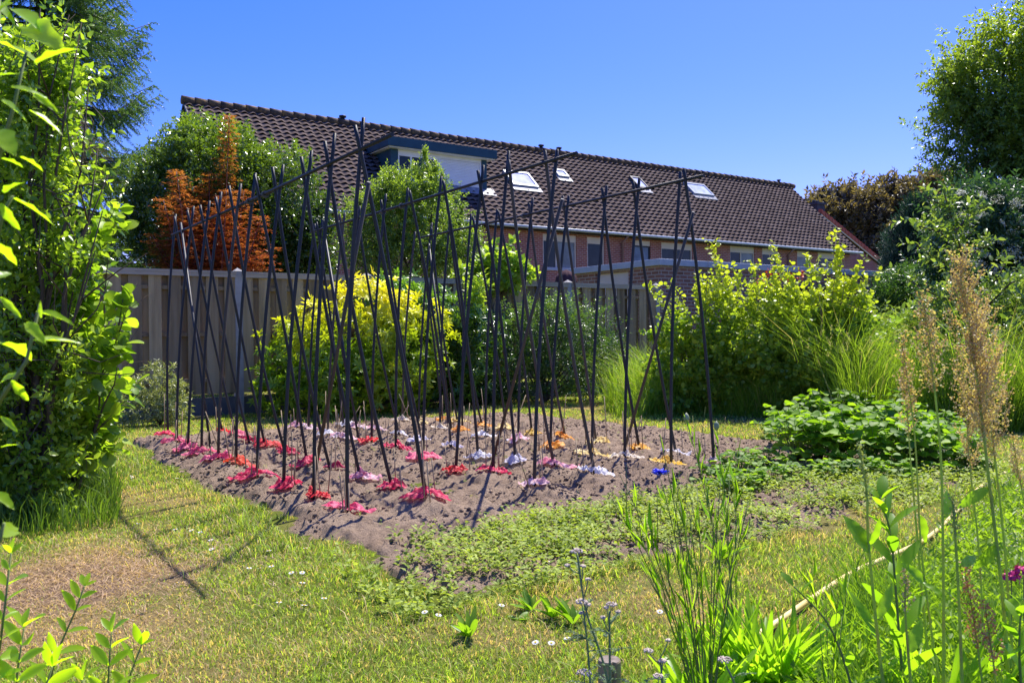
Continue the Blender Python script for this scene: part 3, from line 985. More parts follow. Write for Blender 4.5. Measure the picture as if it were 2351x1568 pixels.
# ---------------------------------------------------------------- nets and small sticks at the pole feet
NETC = {'crimson': ((.62, .012, .06), (.80, .06, .16)), 'deep pink': ((.70, .03, .13), (.88, .20, .32)), 'orange red': ((.75, .03, .01), (.85, .10, .03)),
        'bright red': ((.70, .01, .015), (.85, .05, .06)), 'dark magenta': ((.42, .01, .07), (.62, .08, .20)), 'pink and white': ((.75, .12, .22), (.85, .62, .68)),
        'white': ((.72, .70, .74), (.85, .83, .86)), 'white with a pink patch': ((.82, .30, .36), (.82, .78, .82)), 'pale pink': ((.78, .42, .46), (.85, .70, .72)),
        'lilac white': ((.60, .54, .66), (.80, .77, .84)), 'orange': ((.85, .30, .01), (.90, .45, .06)), 'pale yellow': ((.82, .58, .14), (.92, .80, .42)),
        'yellow orange': ((.85, .42, .03), (.90, .60, .18)), 'cream': ((.76, .62, .45), (.86, .80, .68)), 'golden yellow': ((.82, .48, .03), (.9, .66, .15))}
NETMAT = {}


def netmat(nm):
    if nm in NETMAT: return NETMAT[nm]
    a, b = NETC[nm]
    m, ns, ls = newmat('net_' + nm.replace(' ', '_'))
    tc = ns.new('ShaderNodeTexCoord')
    c = ramp(ns, ls, noise(ns, ls, tc.outputs['Object'], 13, 3), [(.36, a), (.62, b)])
    uvn = ns.new('ShaderNodeUVMap')
    vo = ns.new('ShaderNodeTexVoronoi'); vo.feature = 'DISTANCE_TO_EDGE'; vo.inputs['Scale'].default_value = 34; vo.inputs['Randomness'].default_value = .5
    ls.new(uvn.outputs[0], vo.inputs['Vector'])
    gt = N(ns, 'ShaderNodeMath', _operation='GREATER_THAN'); ls.new(vo.outputs['Distance'], gt.inputs[0]); gt.inputs[1].default_value = .27
    p = N(ns, 'ShaderNodeBsdfPrincipled', Roughness=.55); ls.new(c, p.inputs['Base Color'])
    t = ns.new('ShaderNodeBsdfTranslucent'); ls.new(c, t.inputs[0])
    mx = ns.new('ShaderNodeMixShader'); mx.inputs[0].default_value = .4; ls.new(p.outputs[0], mx.inputs[1]); ls.new(t.outputs[0], mx.inputs[2])
    tr_ = ns.new('ShaderNodeBsdfTransparent'); m2 = ns.new('ShaderNodeMixShader')
    ls.new(gt.outputs[0], m2.inputs[0]); ls.new(mx.outputs[0], m2.inputs[1]); ls.new(tr_.outputs[0], m2.inputs[2])
    o = ns.new('ShaderNodeOutputMaterial'); ls.new(m2.outputs[0], o.inputs[0])
    NETMAT[nm] = m
    return m


def make_net(x, y, z0, nm, size, seed):
    g = np.random.default_rng(seed)
    n = 46
    A, B = np.meshgrid(np.linspace(-1, 1, n), np.linspace(-1, 1, n)); A = A.ravel(); B = B.ravel()
    # crumple: pull the sheet together in waves and lay it in a low untidy heap
    rot = g.random() * 3.14; asp = .6 + .35 * g.random()
    r = np.sqrt(A ** 2 + B ** 2); an = np.arctan2(B, A)
    rag = 1 + .28 * np.sin(an * 2 + g.random() * 6) + .14 * np.sin(an * 5 + g.random() * 6)
    sx = size * rag
    X = A * sx + .03 * (fbm(A + seed, B, 3, 3) - .5); Y = B * sx * asp + .03 * (fbm(A, B + seed, 3, 3) - .5)
    fold = fbm(A * 1.0 + seed * 1.3, B, 2.6, 2, 1)
    fold2 = np.abs(np.sin(9 * fbm(A * .6 + seed, B * .6 - seed, 2.0, 2, 2) * 2.1))
    Z = np.clip(1.15 - r, 0, 1) * (.022 * fold + .018 * fold2 + .010 * np.exp(-r * r * 9)) + .012 * fbm(A, B, 9, 2) + .017
    c, s = math.cos(rot * .3 - .3), math.sin(rot * .3 - .3)
    # long side mostly across the row as in the photo
    cx, sy = math.cos(-YAW + (g.random() - .5) * .5), math.sin(-YAW + (g.random() - .5) * .5)
    XX = X * cx - Y * sy + x + (g.random() - .5) * .06; YY = X * sy + Y * cx + y + (g.random() - .5) * .04
    ZZ = soil_z(XX, YY) + Z
    keep = r < 1.08 - .12 * fbm(A + seed, B, 4, 2)
    i = np.arange((n - 1) ** 2); a = i // (n - 1) * n + i % (n - 1)
    T = np.stack([a, a + 1, a + n + 1, a + n], 1); T = T[keep[T].all(1)]
    me = mesh_np('crumpled_net', np.stack([XX, YY, ZZ], 1), T, 4, False)
    uvl = me.uv_layers.new(name='UVMap')
    uvs = np.stack([A, B], 1)[T.ravel()].astype(np.float32)
    uvl.data.foreach_set('uv', uvs.ravel())
    return link('crumpled_net', me, None, netmat(nm))


NETS = {
    (0, 0): ['crimson', 'deep pink', 'deep pink', 'deep pink', 'deep pink', 'orange red', 'crimson', 'crimson', 'bright red', 'deep pink'],
    (0, 1): ['bright red', 'deep pink', 'crimson', 'bright red', 'crimson', 'crimson', 'dark magenta', 'pink and white', 'crimson', 'crimson'],
    (1, 0): ['white with a pink patch', 'pale pink', 'white', 'pale pink', 'bright red', 'crimson', 'deep pink', 'bright red', 'crimson', 'pale pink'],
    (1, 1): ['white', 'pale pink', 'white with a pink patch', 'white', 'lilac white', 'lilac white', 'white', 'lilac white', 'pink and white', 'white'],
    (2, 0): ['cream', 'pale yellow', 'cream', 'orange', 'white', 'white with a pink patch', 'orange', 'pale yellow', 'cream', 'golden yellow'],
    (2, 1): ['orange', 'pale yellow', 'orange', 'pale yellow', 'golden yellow', 'orange', 'pale yellow', 'yellow orange', 'white', 'pale pink']}
ORD = ['nearest', 'second nearest', 'third nearest', 'fourth nearest', 'fifth nearest', 'fifth farthest', 'fourth farthest', 'third farthest', 'second farthest', 'farthest']
TR = ['left', 'middle', 'right']
M_stick = surf('bamboo_stick', (.28, .19, .10), (.42, .31, .18), 8, .6)
for (k, side, idx, x, y, z0) in FOOT:
    nm = NETS[(k, side)][9 - idx]
    size = .084 + .030 * rng.random() + (.012 if nm in ('crimson', 'deep pink', 'orange', 'golden yellow') else 0)
    o = make_net(x, y, z0, nm, size, 100 + k * 40 + side * 20 + idx)
    foot = ('left' if side == 0 else 'right') + ' foot of the ' + ORD[idx] + ' pole pair, ' + TR[k] + ' trellis'
    tag(o, nm + ' net, ' + foot, 'net', 'crumpled plant nets at the pole feet')
    ns_ = 2 + (rng.random() > .4)
    for j in range(ns_):
        a = rng.random() * 6.28; r = .04 + .08 * rng.random()
        px, py = x + r * math.cos(a), y + r * math.sin(a)
        h = .13 + .15 * rng.random() + (.15 if rng.random() > .85 else 0)
        ln = rng.normal(size=2) * .10 * h * (3 if rng.random() > .85 else 1)
        zz = float(soil_z(px, py))
        s = MB().tube([(px, py, zz - .04), (px + ln[0], py + ln[1], zz + h)], [.0042, .0036], 6).build('bamboo_stick', M_stick)
        tag(s, 'thin tan stick by the ' + foot, 'stick', 'thin sticks by ' + foot)

# ================================================================= GRASS AND WEEDS
def blades(x, y, z, h, wd, col, lean=.5, g=rng, seg=2, bend=None):
    n = len(x)
    a = g.random(n) * 6.28; dx, dy = np.cos(a), np.sin(a)
    b = g.random(n) * 6.28 if bend is None else bend
    ln = (lean * (0.3 + g.random(n)) * h); bx, by = np.cos(b) * ln, np.sin(b) * ln
    h = np.asarray(h) * np.ones(n); wd = np.asarray(wd) * np.ones(n)
    base = np.stack([x, y, z], 1)
    o = np.stack([dx * wd / 2, dy * wd / 2, 0 * x], 1)
    mid = base + np.stack([bx * .35, by * .35, h * .58], 1)
    tip = base + np.stack([bx, by, h * (1 - .25 * lean)], 1)
    V = np.stack([base - o, base + o, mid - o * .8, mid + o * .8, tip], 1)
    T = np.array([(0, 1, 3), (0, 3, 2), (2, 3, 4)])[None] + (np.arange(n) * 5)[:, None, None]
    C = np.repeat(col[:, None], 5, 1)
    return V.reshape(-1, 3), T.reshape(-1, 3), C.reshape(-1, 3)


M_grass = bladesmat('grass_blades')


def frustum_pts(n, d0, d1, p, g=rng, margin=1.12, off=.25):
    """random ground points in front of the camera, thinning with distance as d**-p"""
    u = g.random(n)
    e = 2 - p
    d = (d0 ** e + u * (d1 ** e - d0 ** e)) ** (1 / e)
    half = d * .603 * margin + off
    s = (g.random(n) * 2 - 1) * half
    return s * rgt_h[0] + d * fwd_h[0], s * rgt_h[1] + d * fwd_h[1], d


HOSE_PX = [(1620, 1530), (1780, 1437), (1870, 1375), (1960, 1318), (2040, 1283), (2120, 1245), (2180, 1195), (2230, 1140), (2285, 1098), (2340, 1082)]


def make_grass():
    x, y, d = frustum_pts(560000, 2.0, 24, 1.6)
    bed = in_bed(x, y)
    k = (bed < .03) & ~((y > 11.4) & (y < 11.7)) & (rng.random(len(x)) > bare_mask(x, y) * .93)
    x, y, d, bed = x[k], y[k], d[k], bed[k]
    hd = np.full(len(x), 9.0)
    for a, b in zip(HOSE_PX[:-1], HOSE_PX[1:]):
        A, B = GZ(*a)[:2], GZ(*b)[:2]; ab = B - A
        t = np.clip(((x - A[0]) * ab[0] + (y - A[1]) * ab[1]) / (ab @ ab), 0, 1)
        hd = np.minimum(hd, np.hypot(x - A[0] - t * ab[0], y - A[1] - t * ab[1]))
    k = hd > .035; x, y, d, bed = x[k], y[k], d[k], bed[k]
    dm = dry_mask(x, y); n = len(x)
    pick = rng.random(n)
    gr = GREEN2 * (1 - pick[:, None]) + np.array([.16, .26, .025]) * pick[:, None]
    gr = gr * (.45 + 1.15 * rng.random((n, 1)))
    st = (STRAW * pick[:, None] + STRAW2 * (1 - pick[:, None])) * (.6 + .6 * rng.random((n, 1)))
    isdry = (rng.random(n) < .20 + .6 * dm)[:, None]
    col = np.where(isdry, st, gr) * 1.42
    edge = np.exp(-((bed + .06) / .10) ** 2)
    hgt = (.014 + .024 * rng.random(n) + .025 * (fbm(x, y, 5, 3) > .58) * rng.random(n)) * (1 - .45 * dm) + edge * .05 * rng.random(n) * (fbm(x, y, 3, 2, 3) > .42)
    hgt += .05 * (rng.random(n) > .992)
    wd = .0019 + .00050 * d
    V, T, C = blades(x, y, np.zeros(n) - .003, hgt, wd, col, .95)
    tag(link('lawn_grass', mesh_np('lawn_grass', V, T, 3, False, C), None, M_grass), 'short mown grass of the lawn, green with straw coloured dry patches', 'grass', kind='stuff')


make_grass()


def at_bush(poly_px):
    return [GZ(*p) for p in poly_px]


def make_tall_grass():
    """uncut grass strip behind the lawn on the right"""
    n = 80000
    px = 1370 + rng.random(n) ** .8 * 1160; d = np.where(px < 1570, 9.8 + 2.8 * rng.random(n), 7.9 + 4.4 * rng.random(n) ** 1.2)
    d = np.where((px >= 1570) & (px < 1830), 9.6 + 1.6 * rng.random(n), d)
    s = (px - 1175.5) / F_PX * d
    x = s * rgt_h[0] + d * fwd_h[0]; y = s * rgt_h[1] + d * fwd_h[1]
    rag = 1.1 * (fbm(x, y, .9, 3, 2) - .5)
    k = (d > np.interp(px, [1370, 1560, 1830, 2000, 2500], [10.3, 10.5, 10.0, 9.0, 8.2]) + rag) & (in_bed(x, y) < -.5) & ~((y > 11.3) & (y < 11.8) & (x < 11.3)) & ~((y > 13.5) & (x > 13.2))
    k &= ~((px < 1560) & (px + 90 * (fbm(x, y, 2, 2) - .5) < 1395)) & (fbm(x, y, 3.2, 3) > .33)
    x, y, d, px = x[k], y[k], d[k], px[k]; n = len(x)
    tuft = fbm(x, y, 1.6, 3)
    h = (.16 + .62 * rng.random(n) ** 1.3) * (.35 + 1.35 * tuft) * np.where(px < 1570, 1.15, np.where(px < 1830, .85, 1.75))
    h *= np.clip((-in_bed(x, y) - .2) / 1.0, .35, 1)
    c = rng.random((n, 1))
    col = np.array([.14, .25, .015]) * c + np.array([.34, .48, .05]) * (1 - c)
    dry = rng.random((n, 1)) < .07; col = np.where(dry, np.array([.50, .44, .20]), col)
    V, T, C = blades(x, y, np.zeros(n), h, .005 + .004 * rng.random(n), col, .75)
    tag(link('tall_grass', mesh_np('tall_grass', V, T, 3, False, C), None, M_grass), 'tall uncut bright green grass between the lawn and the bushes on the right', 'grass', kind='stuff')
    # flowering grass heads above the blades
    n = 260; px = 1850 + 620 * rng.random(n); d = 8.4 + 3 * rng.random(n); P = []; D = []; st = []
    for a, b in zip(px, d):
        c = PX(a, 900, b); z = .75 + .35 * rng.random(); l = rng.normal(size=2) * .06
        st.append(([np.array([c[0], c[1], 0]), np.array([c[0] + l[0] * .5, c[1] + l[1] * .5, z * .6]), np.array([c[0] + l[0], c[1] + l[1], z])], .0016, .001))
        t = rng.random(14)[:, None]; P.append(np.array([c[0] + l[0], c[1] + l[1], z]) + t * np.array([l[0] * .3, l[1] * .3, .10]) - [0, 0, .05] + rng.normal(size=(14, 3)) * .006); D.append(np.tile([0.1, 0, 1.], (14, 1)))
    P = np.concatenate(P); D = np.concatenate(D) + .3 * rng.normal(size=(len(P), 3))
    V, T = leaves(P, D, rdir(len(P)), .022, .006, LEAF_W)
    mg = leafmat('grass_seed', (.35, .32, .16), (.55, .50, .28), tr=.4)
    tag(link('grass_heads', mesh_np('grass_heads', V, T), None, mg), 'pale seed heads standing above the tall grass at the right', 'grass', kind='stuff')


make_tall_grass()

M_weed = leafmat('weed_leaf', (.13, .19, .03), (.30, .38, .06), tr=.35, third=(.45, .52, .12), nscale=2.5, rough=.6, spec=.25)


def make_weeds():
    """young green manure / weed seedlings over the near strip of the bed"""
    n = 9000
    x = 1.3 + 5.4 * rng.random(n); y = 2.7 + 1.55 * rng.random(n)
    top = 3.78 + .22 * (fbm(x, x * 0, 1.2, 2) - .5) + .04 * (x - 2)
    dens = np.clip((top - y) / .25, 0, 1) * np.clip(fbm(x, y, 3.0, 3, 2) * 3.2 - .95, .03, 1)
    dens = dens * np.where(y < 2.95, .55, 1)
    k = (rng.random(n) < dens) & (in_bed(x, y) > -.12)
    x, y = x[k], y[k]
    xs = 1.8 + 4.3 * rng.random(500); ys = 3.9 + 5 * rng.random(500)       # strays among the rows
    x = np.concatenate([x, xs[:260]]); y = np.concatenate([y, ys[:260]])
    n = len(x); z = np.maximum(soil_z(x, y), 0)
    p = np.stack([x, y, z], 1)
    sc = .6 + .9 * rng.random(n)
    sc[-260:] *= .35
    out = []
    for j in range(11):
        a = rng.random(n) * 6.28; t = (j + 1) / 11
        el = rng.random(n) * .5 + .1
        d = np.stack([np.cos(a), np.sin(a), el], 1)
        pos = p + np.stack([np.cos(a) * .012, np.sin(a) * .012, .005 + .042 * t * (.5 + rng.random(n))], 1) * sc[:, None]
        out.append(leaves(pos, d, np.array([0, 0, 1.0]) + rng.normal(size=(n, 3)) * .35, .022 * sc * (.7 + .6 * rng.random(n)), .012 * sc, LEAF_D))
    o = foliage('weeds', out, M_weed, None)
    tag(o, 'low pale green weeds sprouting over the near strip of the dug bed', 'weeds', kind='stuff')


make_weeds()

# ================================================================= SHRUBS AND TREES
M_bark = surf('bark', (.06, .045, .032), (.14, .11, .08), 6, .9, .2, .01, 25, stretch=(3, 3, .6))
M_twig = surf('twig', (.16, .12, .08), (.28, .22, .16), 6, .9)
M_green_stem = surf('green_stem', (.11, .16, .04), (.22, .26, .07), 5, .6)


def plant(name, base, label, cat, group=None):
    return empty(name, (base[0], base[1], 0), label, cat, group)


def clumps(c, r, n, m, spread, **kw):
    """gather sprig points in tufts so the crown has light and dark masses"""
    p, o = crown_pts(c, r, n, **kw)
    q = np.repeat(p, m, 0) + rng.normal(size=(len(p) * m, 3)) * spread
    oo = nrm(np.repeat(o, m, 0) + rng.normal(size=(len(p) * m, 3)) * .5)
    return q, oo


# --- privet-like round tree behind the fence
def round_tree():
    b = PX(530, 800, 15.5)
    T_ = plant('privet_tree', b, 'large round dense green tree behind the fence, behind the orange-red shrub', 'tree')
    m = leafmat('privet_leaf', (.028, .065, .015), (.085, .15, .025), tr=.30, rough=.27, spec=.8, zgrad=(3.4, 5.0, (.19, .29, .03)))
    parts = []
    for (px, py, rx, rz_, ry) in ((490, 470, 1.35, 1.35, 1.3), (630, 490, .85, 1.2, 1.1), (385, 510, .62, 1.05, .8), (560, 570, 1.5, 1.0, 1.2), (690, 570, .55, .8, .7), (480, 370, .8, .65, .8)):
        c = PX(px, py, 15.5)
        q, o = clumps(c, (rx, ry, rz_), int(260 * rx * rz_) + 60, 5, .10, fill=.4, lump=.12)
        parts.append(sprigs(q, o, .17, 11, .066, .036, upw=.4, rand=.45))
    foliage('crown', parts, m, T_)
    base = np.array([b[0], b[1], 0])
    stems_mesh('trunk', branchy(base, [PX(a, c_, 15.5) for a, c_ in ((430, 450), (520, 380), (600, 440), (680, 520), (400, 550))], .11), M_bark, T_, 7)


round_tree()


def red_shrub():
    b = PX(480, 800, 13.6)
    T_ = plant('red_maple', b, 'orange-red leaved maple shrub with one tall upright shoot, behind the fence', 'tree')
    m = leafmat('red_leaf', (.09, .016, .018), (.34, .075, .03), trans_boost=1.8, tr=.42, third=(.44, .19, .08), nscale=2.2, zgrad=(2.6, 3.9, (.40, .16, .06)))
    parts = []
    lf = (LEAF_W[0] * 1.0, LEAF_W[1])
    # flat tiers of small finger leaves stacked up each shoot
    shoots = [(405, 395, 620, .42), (445, 430, 620, .45), (480, 400, 620, .45), (527, 268, 560, .24), (560, 440, 620, .45), (600, 500, 620, .45), (375, 460, 620, .42), (350, 540, 640, .4),
              (365, 560, 640, .42), (430, 480, 640, .55), (500, 480, 640, .55), (550, 540, 640, .55), (590, 590, 640, .4), (470, 560, 640, .6), (630, 570, 620, .3), (520, 440, 620, .5), (430, 540, 640, .55)]
    st = []
    for (px, y0, y1, w0) in shoots:
        dep = 13.6 + rng.normal() * .35
        top = PX(px, y0, dep); bot = PX(px + (490 - px) * .35, y1, dep)
        st.append(([np.array([b[0], b[1], .2]), bot * .8 + np.array([b[0], b[1], 1.5]) * .2, bot, top], .03, .006))
        h = top[2] - bot[2]; n = int(h / .085)
        for i in range(n):
            t = i / max(1, n - 1); c = bot + (top - bot) * t
            R_ = w0 * (1.0 - .72 * t ** 1.5) * (.6 + .5 * rng.random()) + .05
            for a in np.arange(0, 6.28, 1.05) + rng.random() * 3:
                L = R_ * (.6 + .5 * rng.random()); dr = np.array([math.cos(a), math.sin(a), .12])
                k = max(3, int(L / .028)); tt = (np.arange(k) + .6) / k
                pos = c + dr * (L * tt)[:, None] + rng.normal(size=(k, 3)) * .012
                pos[:, 2] -= .12 * L * tt ** 2
                for s in range(4):
                    an = a + (s - 1.5) * .62 + rng.normal(size=k) * .2
                    dd = np.stack([np.cos(an), np.sin(an), -.12 + .22 * rng.normal(size=k)], 1)
                    parts.append(leaves(pos, dd, np.array([0, 0, 1.]) + rng.normal(size=(k, 3)) * .22, .068 * (.7 + .6 * rng.random(k)), .017, lf))
    foliage('crown', parts, m, T_)
    stems_mesh('trunk', st, surf('red_stem', (.10, .03, .03), (.2, .07, .06), 5, .6), T_, 6)


red_shrub()


def willow():
    b = PX(940, 800, 14.6)
    T_ = plant('willow_tree', b, 'light green small-leaved willow bush behind the fence, in front of the teal dormer', 'tree')
    m = leafmat('willow_leaf', (.06, .11, .03), (.16, .25, .05), tr=.40, rough=.35, third=(.28, .38, .07), zgrad=(2.8, 4.2, (.26, .36, .05)))
    parts = []
    for (px, py, rx, rz_) in ((890, 510, .62, .72), (990, 520, .62, .75), (960, 455, .38, .45), (850, 560, .45, .5), (1045, 580, .36, .45), (940, 590, .95, .42), (880, 465, .24, .28)):
        c = PX(px, py, 14.6)
        q, o = clumps(c, (rx, rx, rz_), int(300 * rx * rz_) + 50, 4, .07, fill=.6, lump=.25)
        parts.append(sprigs(q, o, .20, 11, .050, .025, upw=.6, rand=.4))
    for (px, py) in ((975, 352), (885, 410), (950, 385), (1015, 405), (1000, 385), (905, 395), (1060, 480), (830, 460), (812, 500)):
        e = PX(px, py, 14.6); s = e - np.array([0, 0, .55]) + rng.normal(size=3) * .08
        t = rng.random(90)[:, None]
        parts.append(sprigs(s + (e - s) * t + rng.normal(size=(90, 3)) * .05 * (1.1 - t), np.tile(nrm(e - s), (90, 1)), .13, 8, .045, .018, upw=.5))
    foliage('crown', parts, m, T_)
    tips = [PX(a, c_, 14.6) for a, c_ in ((830, 500), (870, 430), (920, 400), (960, 370), (1000, 400), (1050, 470), (1080, 560), (800, 560), (900, 500), (1010, 500))]
    stems_mesh('trunk', branchy([b[0], b[1], .3], tips, .055, .2, share=.45), M_bark, T_, 6)


willow()


def spruce():
    b = PX(105, 800, 17.0); base = np.array([b[0], b[1], 0.0])
    T_ = plant('spruce_tree', b, 'tall dark green spruce with drooping branches, left of the round tree behind the fence', 'tree')
    m = leafmat('spruce_needle', (.04, .09, .02), (.10, .19, .04), tr=.28, rough=.45, nscale=3, third=(.17, .28, .06))
    P = []; D = []; st = [([base, base + [0, 0, 6], base + [0, 0, 12.5]], .2, .02)]
    z = 1.3
    while z < 10.2:
        nb = 9
        R_ = 2.75 * (1 - (z / 14.0) ** 1.6) + .25
        for j in range(nb):
            a = rng.random() * 6.28; R2 = R_ * (.75 + .35 * rng.random()); zz = z + rng.normal() * .12
            dr = np.array([math.cos(a), math.sin(a), 0]); sd_ = np.array([-dr[1], dr[0], 0])
            pts = []
            for t in np.linspace(0, 1, 9):
                pts.append(base + [0, 0, zz] + dr * R2 * t + np.array([0, 0, -.28 * R2 * math.sin(t * 2.3) * t * 1.1 + .26 * R2 * t ** 3]))
            pts = np.array(pts); st.append((list(pts[::2]), .022, .006))
            for t in np.linspace(.10, 1, int(R2 / .085)):
                i = min(7, int(t * 8)); f = t * 8 - i; c = pts[i] * (1 - f) + pts[i + 1] * f
                dloc = nrm(pts[i + 1] - pts[i])
                for sgn in (-1, 1):
                    L = (.14 + .42 * min(1, (1 - t) * 2 + .25)) * (.6 + .6 * rng.random())
                    d0 = nrm(dloc * .65 + sd_ * sgn * (.75 + .2 * rng.random()) + np.array([0, 0, -.15 - .55 * rng.random()]))
                    k = int(L / .0032); tt = (np.arange(k) + rng.random(k)) / k
                    pos = c + d0 * (L * tt)[:, None]; pos[:, 2] -= .30 * L * tt ** 2
                    dd = nrm(d0 * .55 + rdir(k) * .9)
                    P.append(pos); D.append(dd)

        z += .40
    P = np.concatenate(P); D = np.concatenate(D)
    foliage('crown', [leaves(P, D, rdir(len(P)), .040, .012, LEAF_W)], m, T_)
    stems_mesh('trunk', st, M_bark, T_, 6)


spruce()


def generic_bush(name, label, cat, depth, blobs, mat, dens, spr, leaf, tmpl=LEAF_D, base_px=None, twigs=6, group=None, fill=.45, lump=.2, m=4, cl=.08, stem_r=.02, stem_mat=None, droop=0., upw=.5, rand=.4, zmin=.05, shoots=(), leafup=.6, spread=.9, rosette=False):
    """bush or tree given by blobs (px, py, rx, rz[, ry]) at a camera depth"""
    b = PX(base_px[0], 800, base_px[1]) if base_px else PX(np.mean([q[0] for q in blobs]), 800, depth)
    T_ = plant(name, b, label, cat, group)
    parts = []
    for q in blobs:
        px, py, rx, rz_ = q[:4]; ry = q[4] if len(q) > 4 else rx
        dd = depth + (q[5] if len(q) > 5 else 0)
        c = PX(px, py, dd)
        P, O = clumps(c, (rx, ry, rz_), int(dens * rx * max(rz_, ry)) + 20, m, cl, fill=fill, lump=lump, zmin=zmin)
        if len(P): parts.append(sprigs(P, O, spr[0], spr[1], leaf[0], leaf[1], tmpl, upw=upw, rand=rand, droop=droop, leafup=leafup, spread=spread, rosette=rosette))
    for (x0, y0, x1, y1) in shoots:
        s = PX(x0, y0, depth - .2); e = PX(x1, y1, depth - .2); nn = max(6, int(np.linalg.norm(e - s) / spr[0] * 4))
        t = np.linspace(0, 1, nn)[:, None]
        parts.append(sprigs(s + (e - s) * t + rng.normal(size=(nn, 3)) * .02, np.tile(nrm(e - s), (nn, 1)), spr[0], max(4, spr[1] // 2), leaf[0], leaf[1], tmpl, upw=.4, rand=.5))
    foliage('crown' if cat == 'tree' else 'foliage', parts, mat, T_)
    tips = [PX(q[0] + rng.normal() * 20, q[1] - 10, depth + (q[5] if len(q) > 5 else 0)) for q in blobs for _ in range(2)][:max(twigs, 3)]
    tips += [PX(s_[2], s_[3], depth - .2) for s_ in shoots]
    stems_mesh('trunk' if cat == 'tree' else 'stems', branchy([b[0], b[1], 0], tips, stem_r), stem_mat or M_bark, T_, 6)
    return T_


# --- bushes in front of the fence
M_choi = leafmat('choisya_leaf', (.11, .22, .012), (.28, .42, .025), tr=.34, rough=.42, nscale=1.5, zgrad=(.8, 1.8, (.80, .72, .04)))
generic_bush('golden_bush', 'round golden yellow-green bush in front of the fence, seen through the left poles', 'bush', 11.2,
             [(830, 765, .72, .70, .6), (715, 815, .55, .60, .5), (920, 790, .62, .65, .5), (645, 885, .32, .32, .3), (830, 880, 1.0, .38, .6)],
             M_choi, 230, (.03, 8), (.095, .036), LEAF_P, spread=1.6, upw=.25, rand=.3, fill=.3, m=3, lump=.14, rosette=True)
M_rho = leafmat('glossy_green_leaf', (.035, .09, .015), (.10, .20, .025), tr=.3, rough=.3, spec=.6, zgrad=(1.0, 1.8, (.16, .30, .03)))
generic_bush('evergreen_bush', 'dense bright green bush directly right of and behind the golden bush', 'bush', 12.2,
             [(960, 770, .75, .75, .6), (1060, 790, .55, .62, .5), (900, 700, .4, .35, .4), (1010, 880, .75, .35, .5)],
             M_rho, 280, (.04, 8), (.090, .032), LEAF_P, fill=.35, m=3, lump=.18, spread=1.5, rosette=True)
M_pin = leafmat('feathery_leaf', (.03, .075, .018), (.08, .16, .03), tr=.3, rough=.35, spec=.6, zgrad=(.9, 1.7, (.17, .28, .06)))
generic_bush('dark_green_bush', 'dark green bush with arching feathery twigs at the right end of the fence', 'bush', 12.9,
             [(1180, 830, .75, .65, .6), (1310, 810, .70, .70, .6), (1250, 770, .5, .5, .5), (1120, 870, .5, .4, .5), (1370, 860, .4, .5, .5)],
             M_pin, 330, (.20, 14), (.055, .018), LEAF_D, fill=.35, m=3, lump=.22,
             shoots=[(1370, 760, 1425, 742), (1380, 800, 1440, 795), (1355, 730, 1400, 700), (1250, 720, 1240, 680), (1300, 720, 1290, 690), (1380, 830, 1432, 850)])
M_pier = leafmat('variegated_leaf', (.10, .14, .06), (.30, .34, .14), tr=.25, rough=.35, third=(.45, .46, .24))
generic_bush('variegated_shrub', 'small pale variegated shrub at the foot of the fence beside the left bush', 'bush', 10.0,
             [(365, 890, .26, .26, .25), (340, 940, .36, .18, .25), (395, 935, .22, .16, .2)], M_pier, 900, (.05, 8), (.055, .016), LEAF_D, fill=.4, m=2, cl=.03, spread=1.3, stem_r=.012)
M_vine = leafmat('broad_vine_leaf', (.12, .22, .02), (.30, .42, .05), tr=.45, rough=.4, third=(.42, .50, .08))
generic_bush('climbing_plant', 'bright broad-leaved climber looking over the fence in front of the red brick wall', 'plant', 13.7,
             [(1140, 625, .38, .22, .3), (1180, 632, .25, .15, .2), (1090, 640, .25, .15, .2)], M_vine, 700, (.12, 6), (.11, .075), LEAF_P, fill=.6, m=2, cl=.05, stem_r=.02,
             shoots=[(1150, 590, 1175, 562), (1110, 600, 1130, 570)])
generic_bush('sapling', 'thin yellow-green sapling growing in front of the third fence post', 'plant', 12.35,
             [(1085, 700, .12, .16, .1), (1095, 660, .1, .1, .1), (1075, 740, .15, .12, .1)], M_vine, 2500, (.10, 5), (.075, .035), LEAF_P, fill=.7, m=1, cl=.03, stem_r=.01,
             shoots=[(1090, 740, 1110, 640), (1075, 740, 1068, 650)])

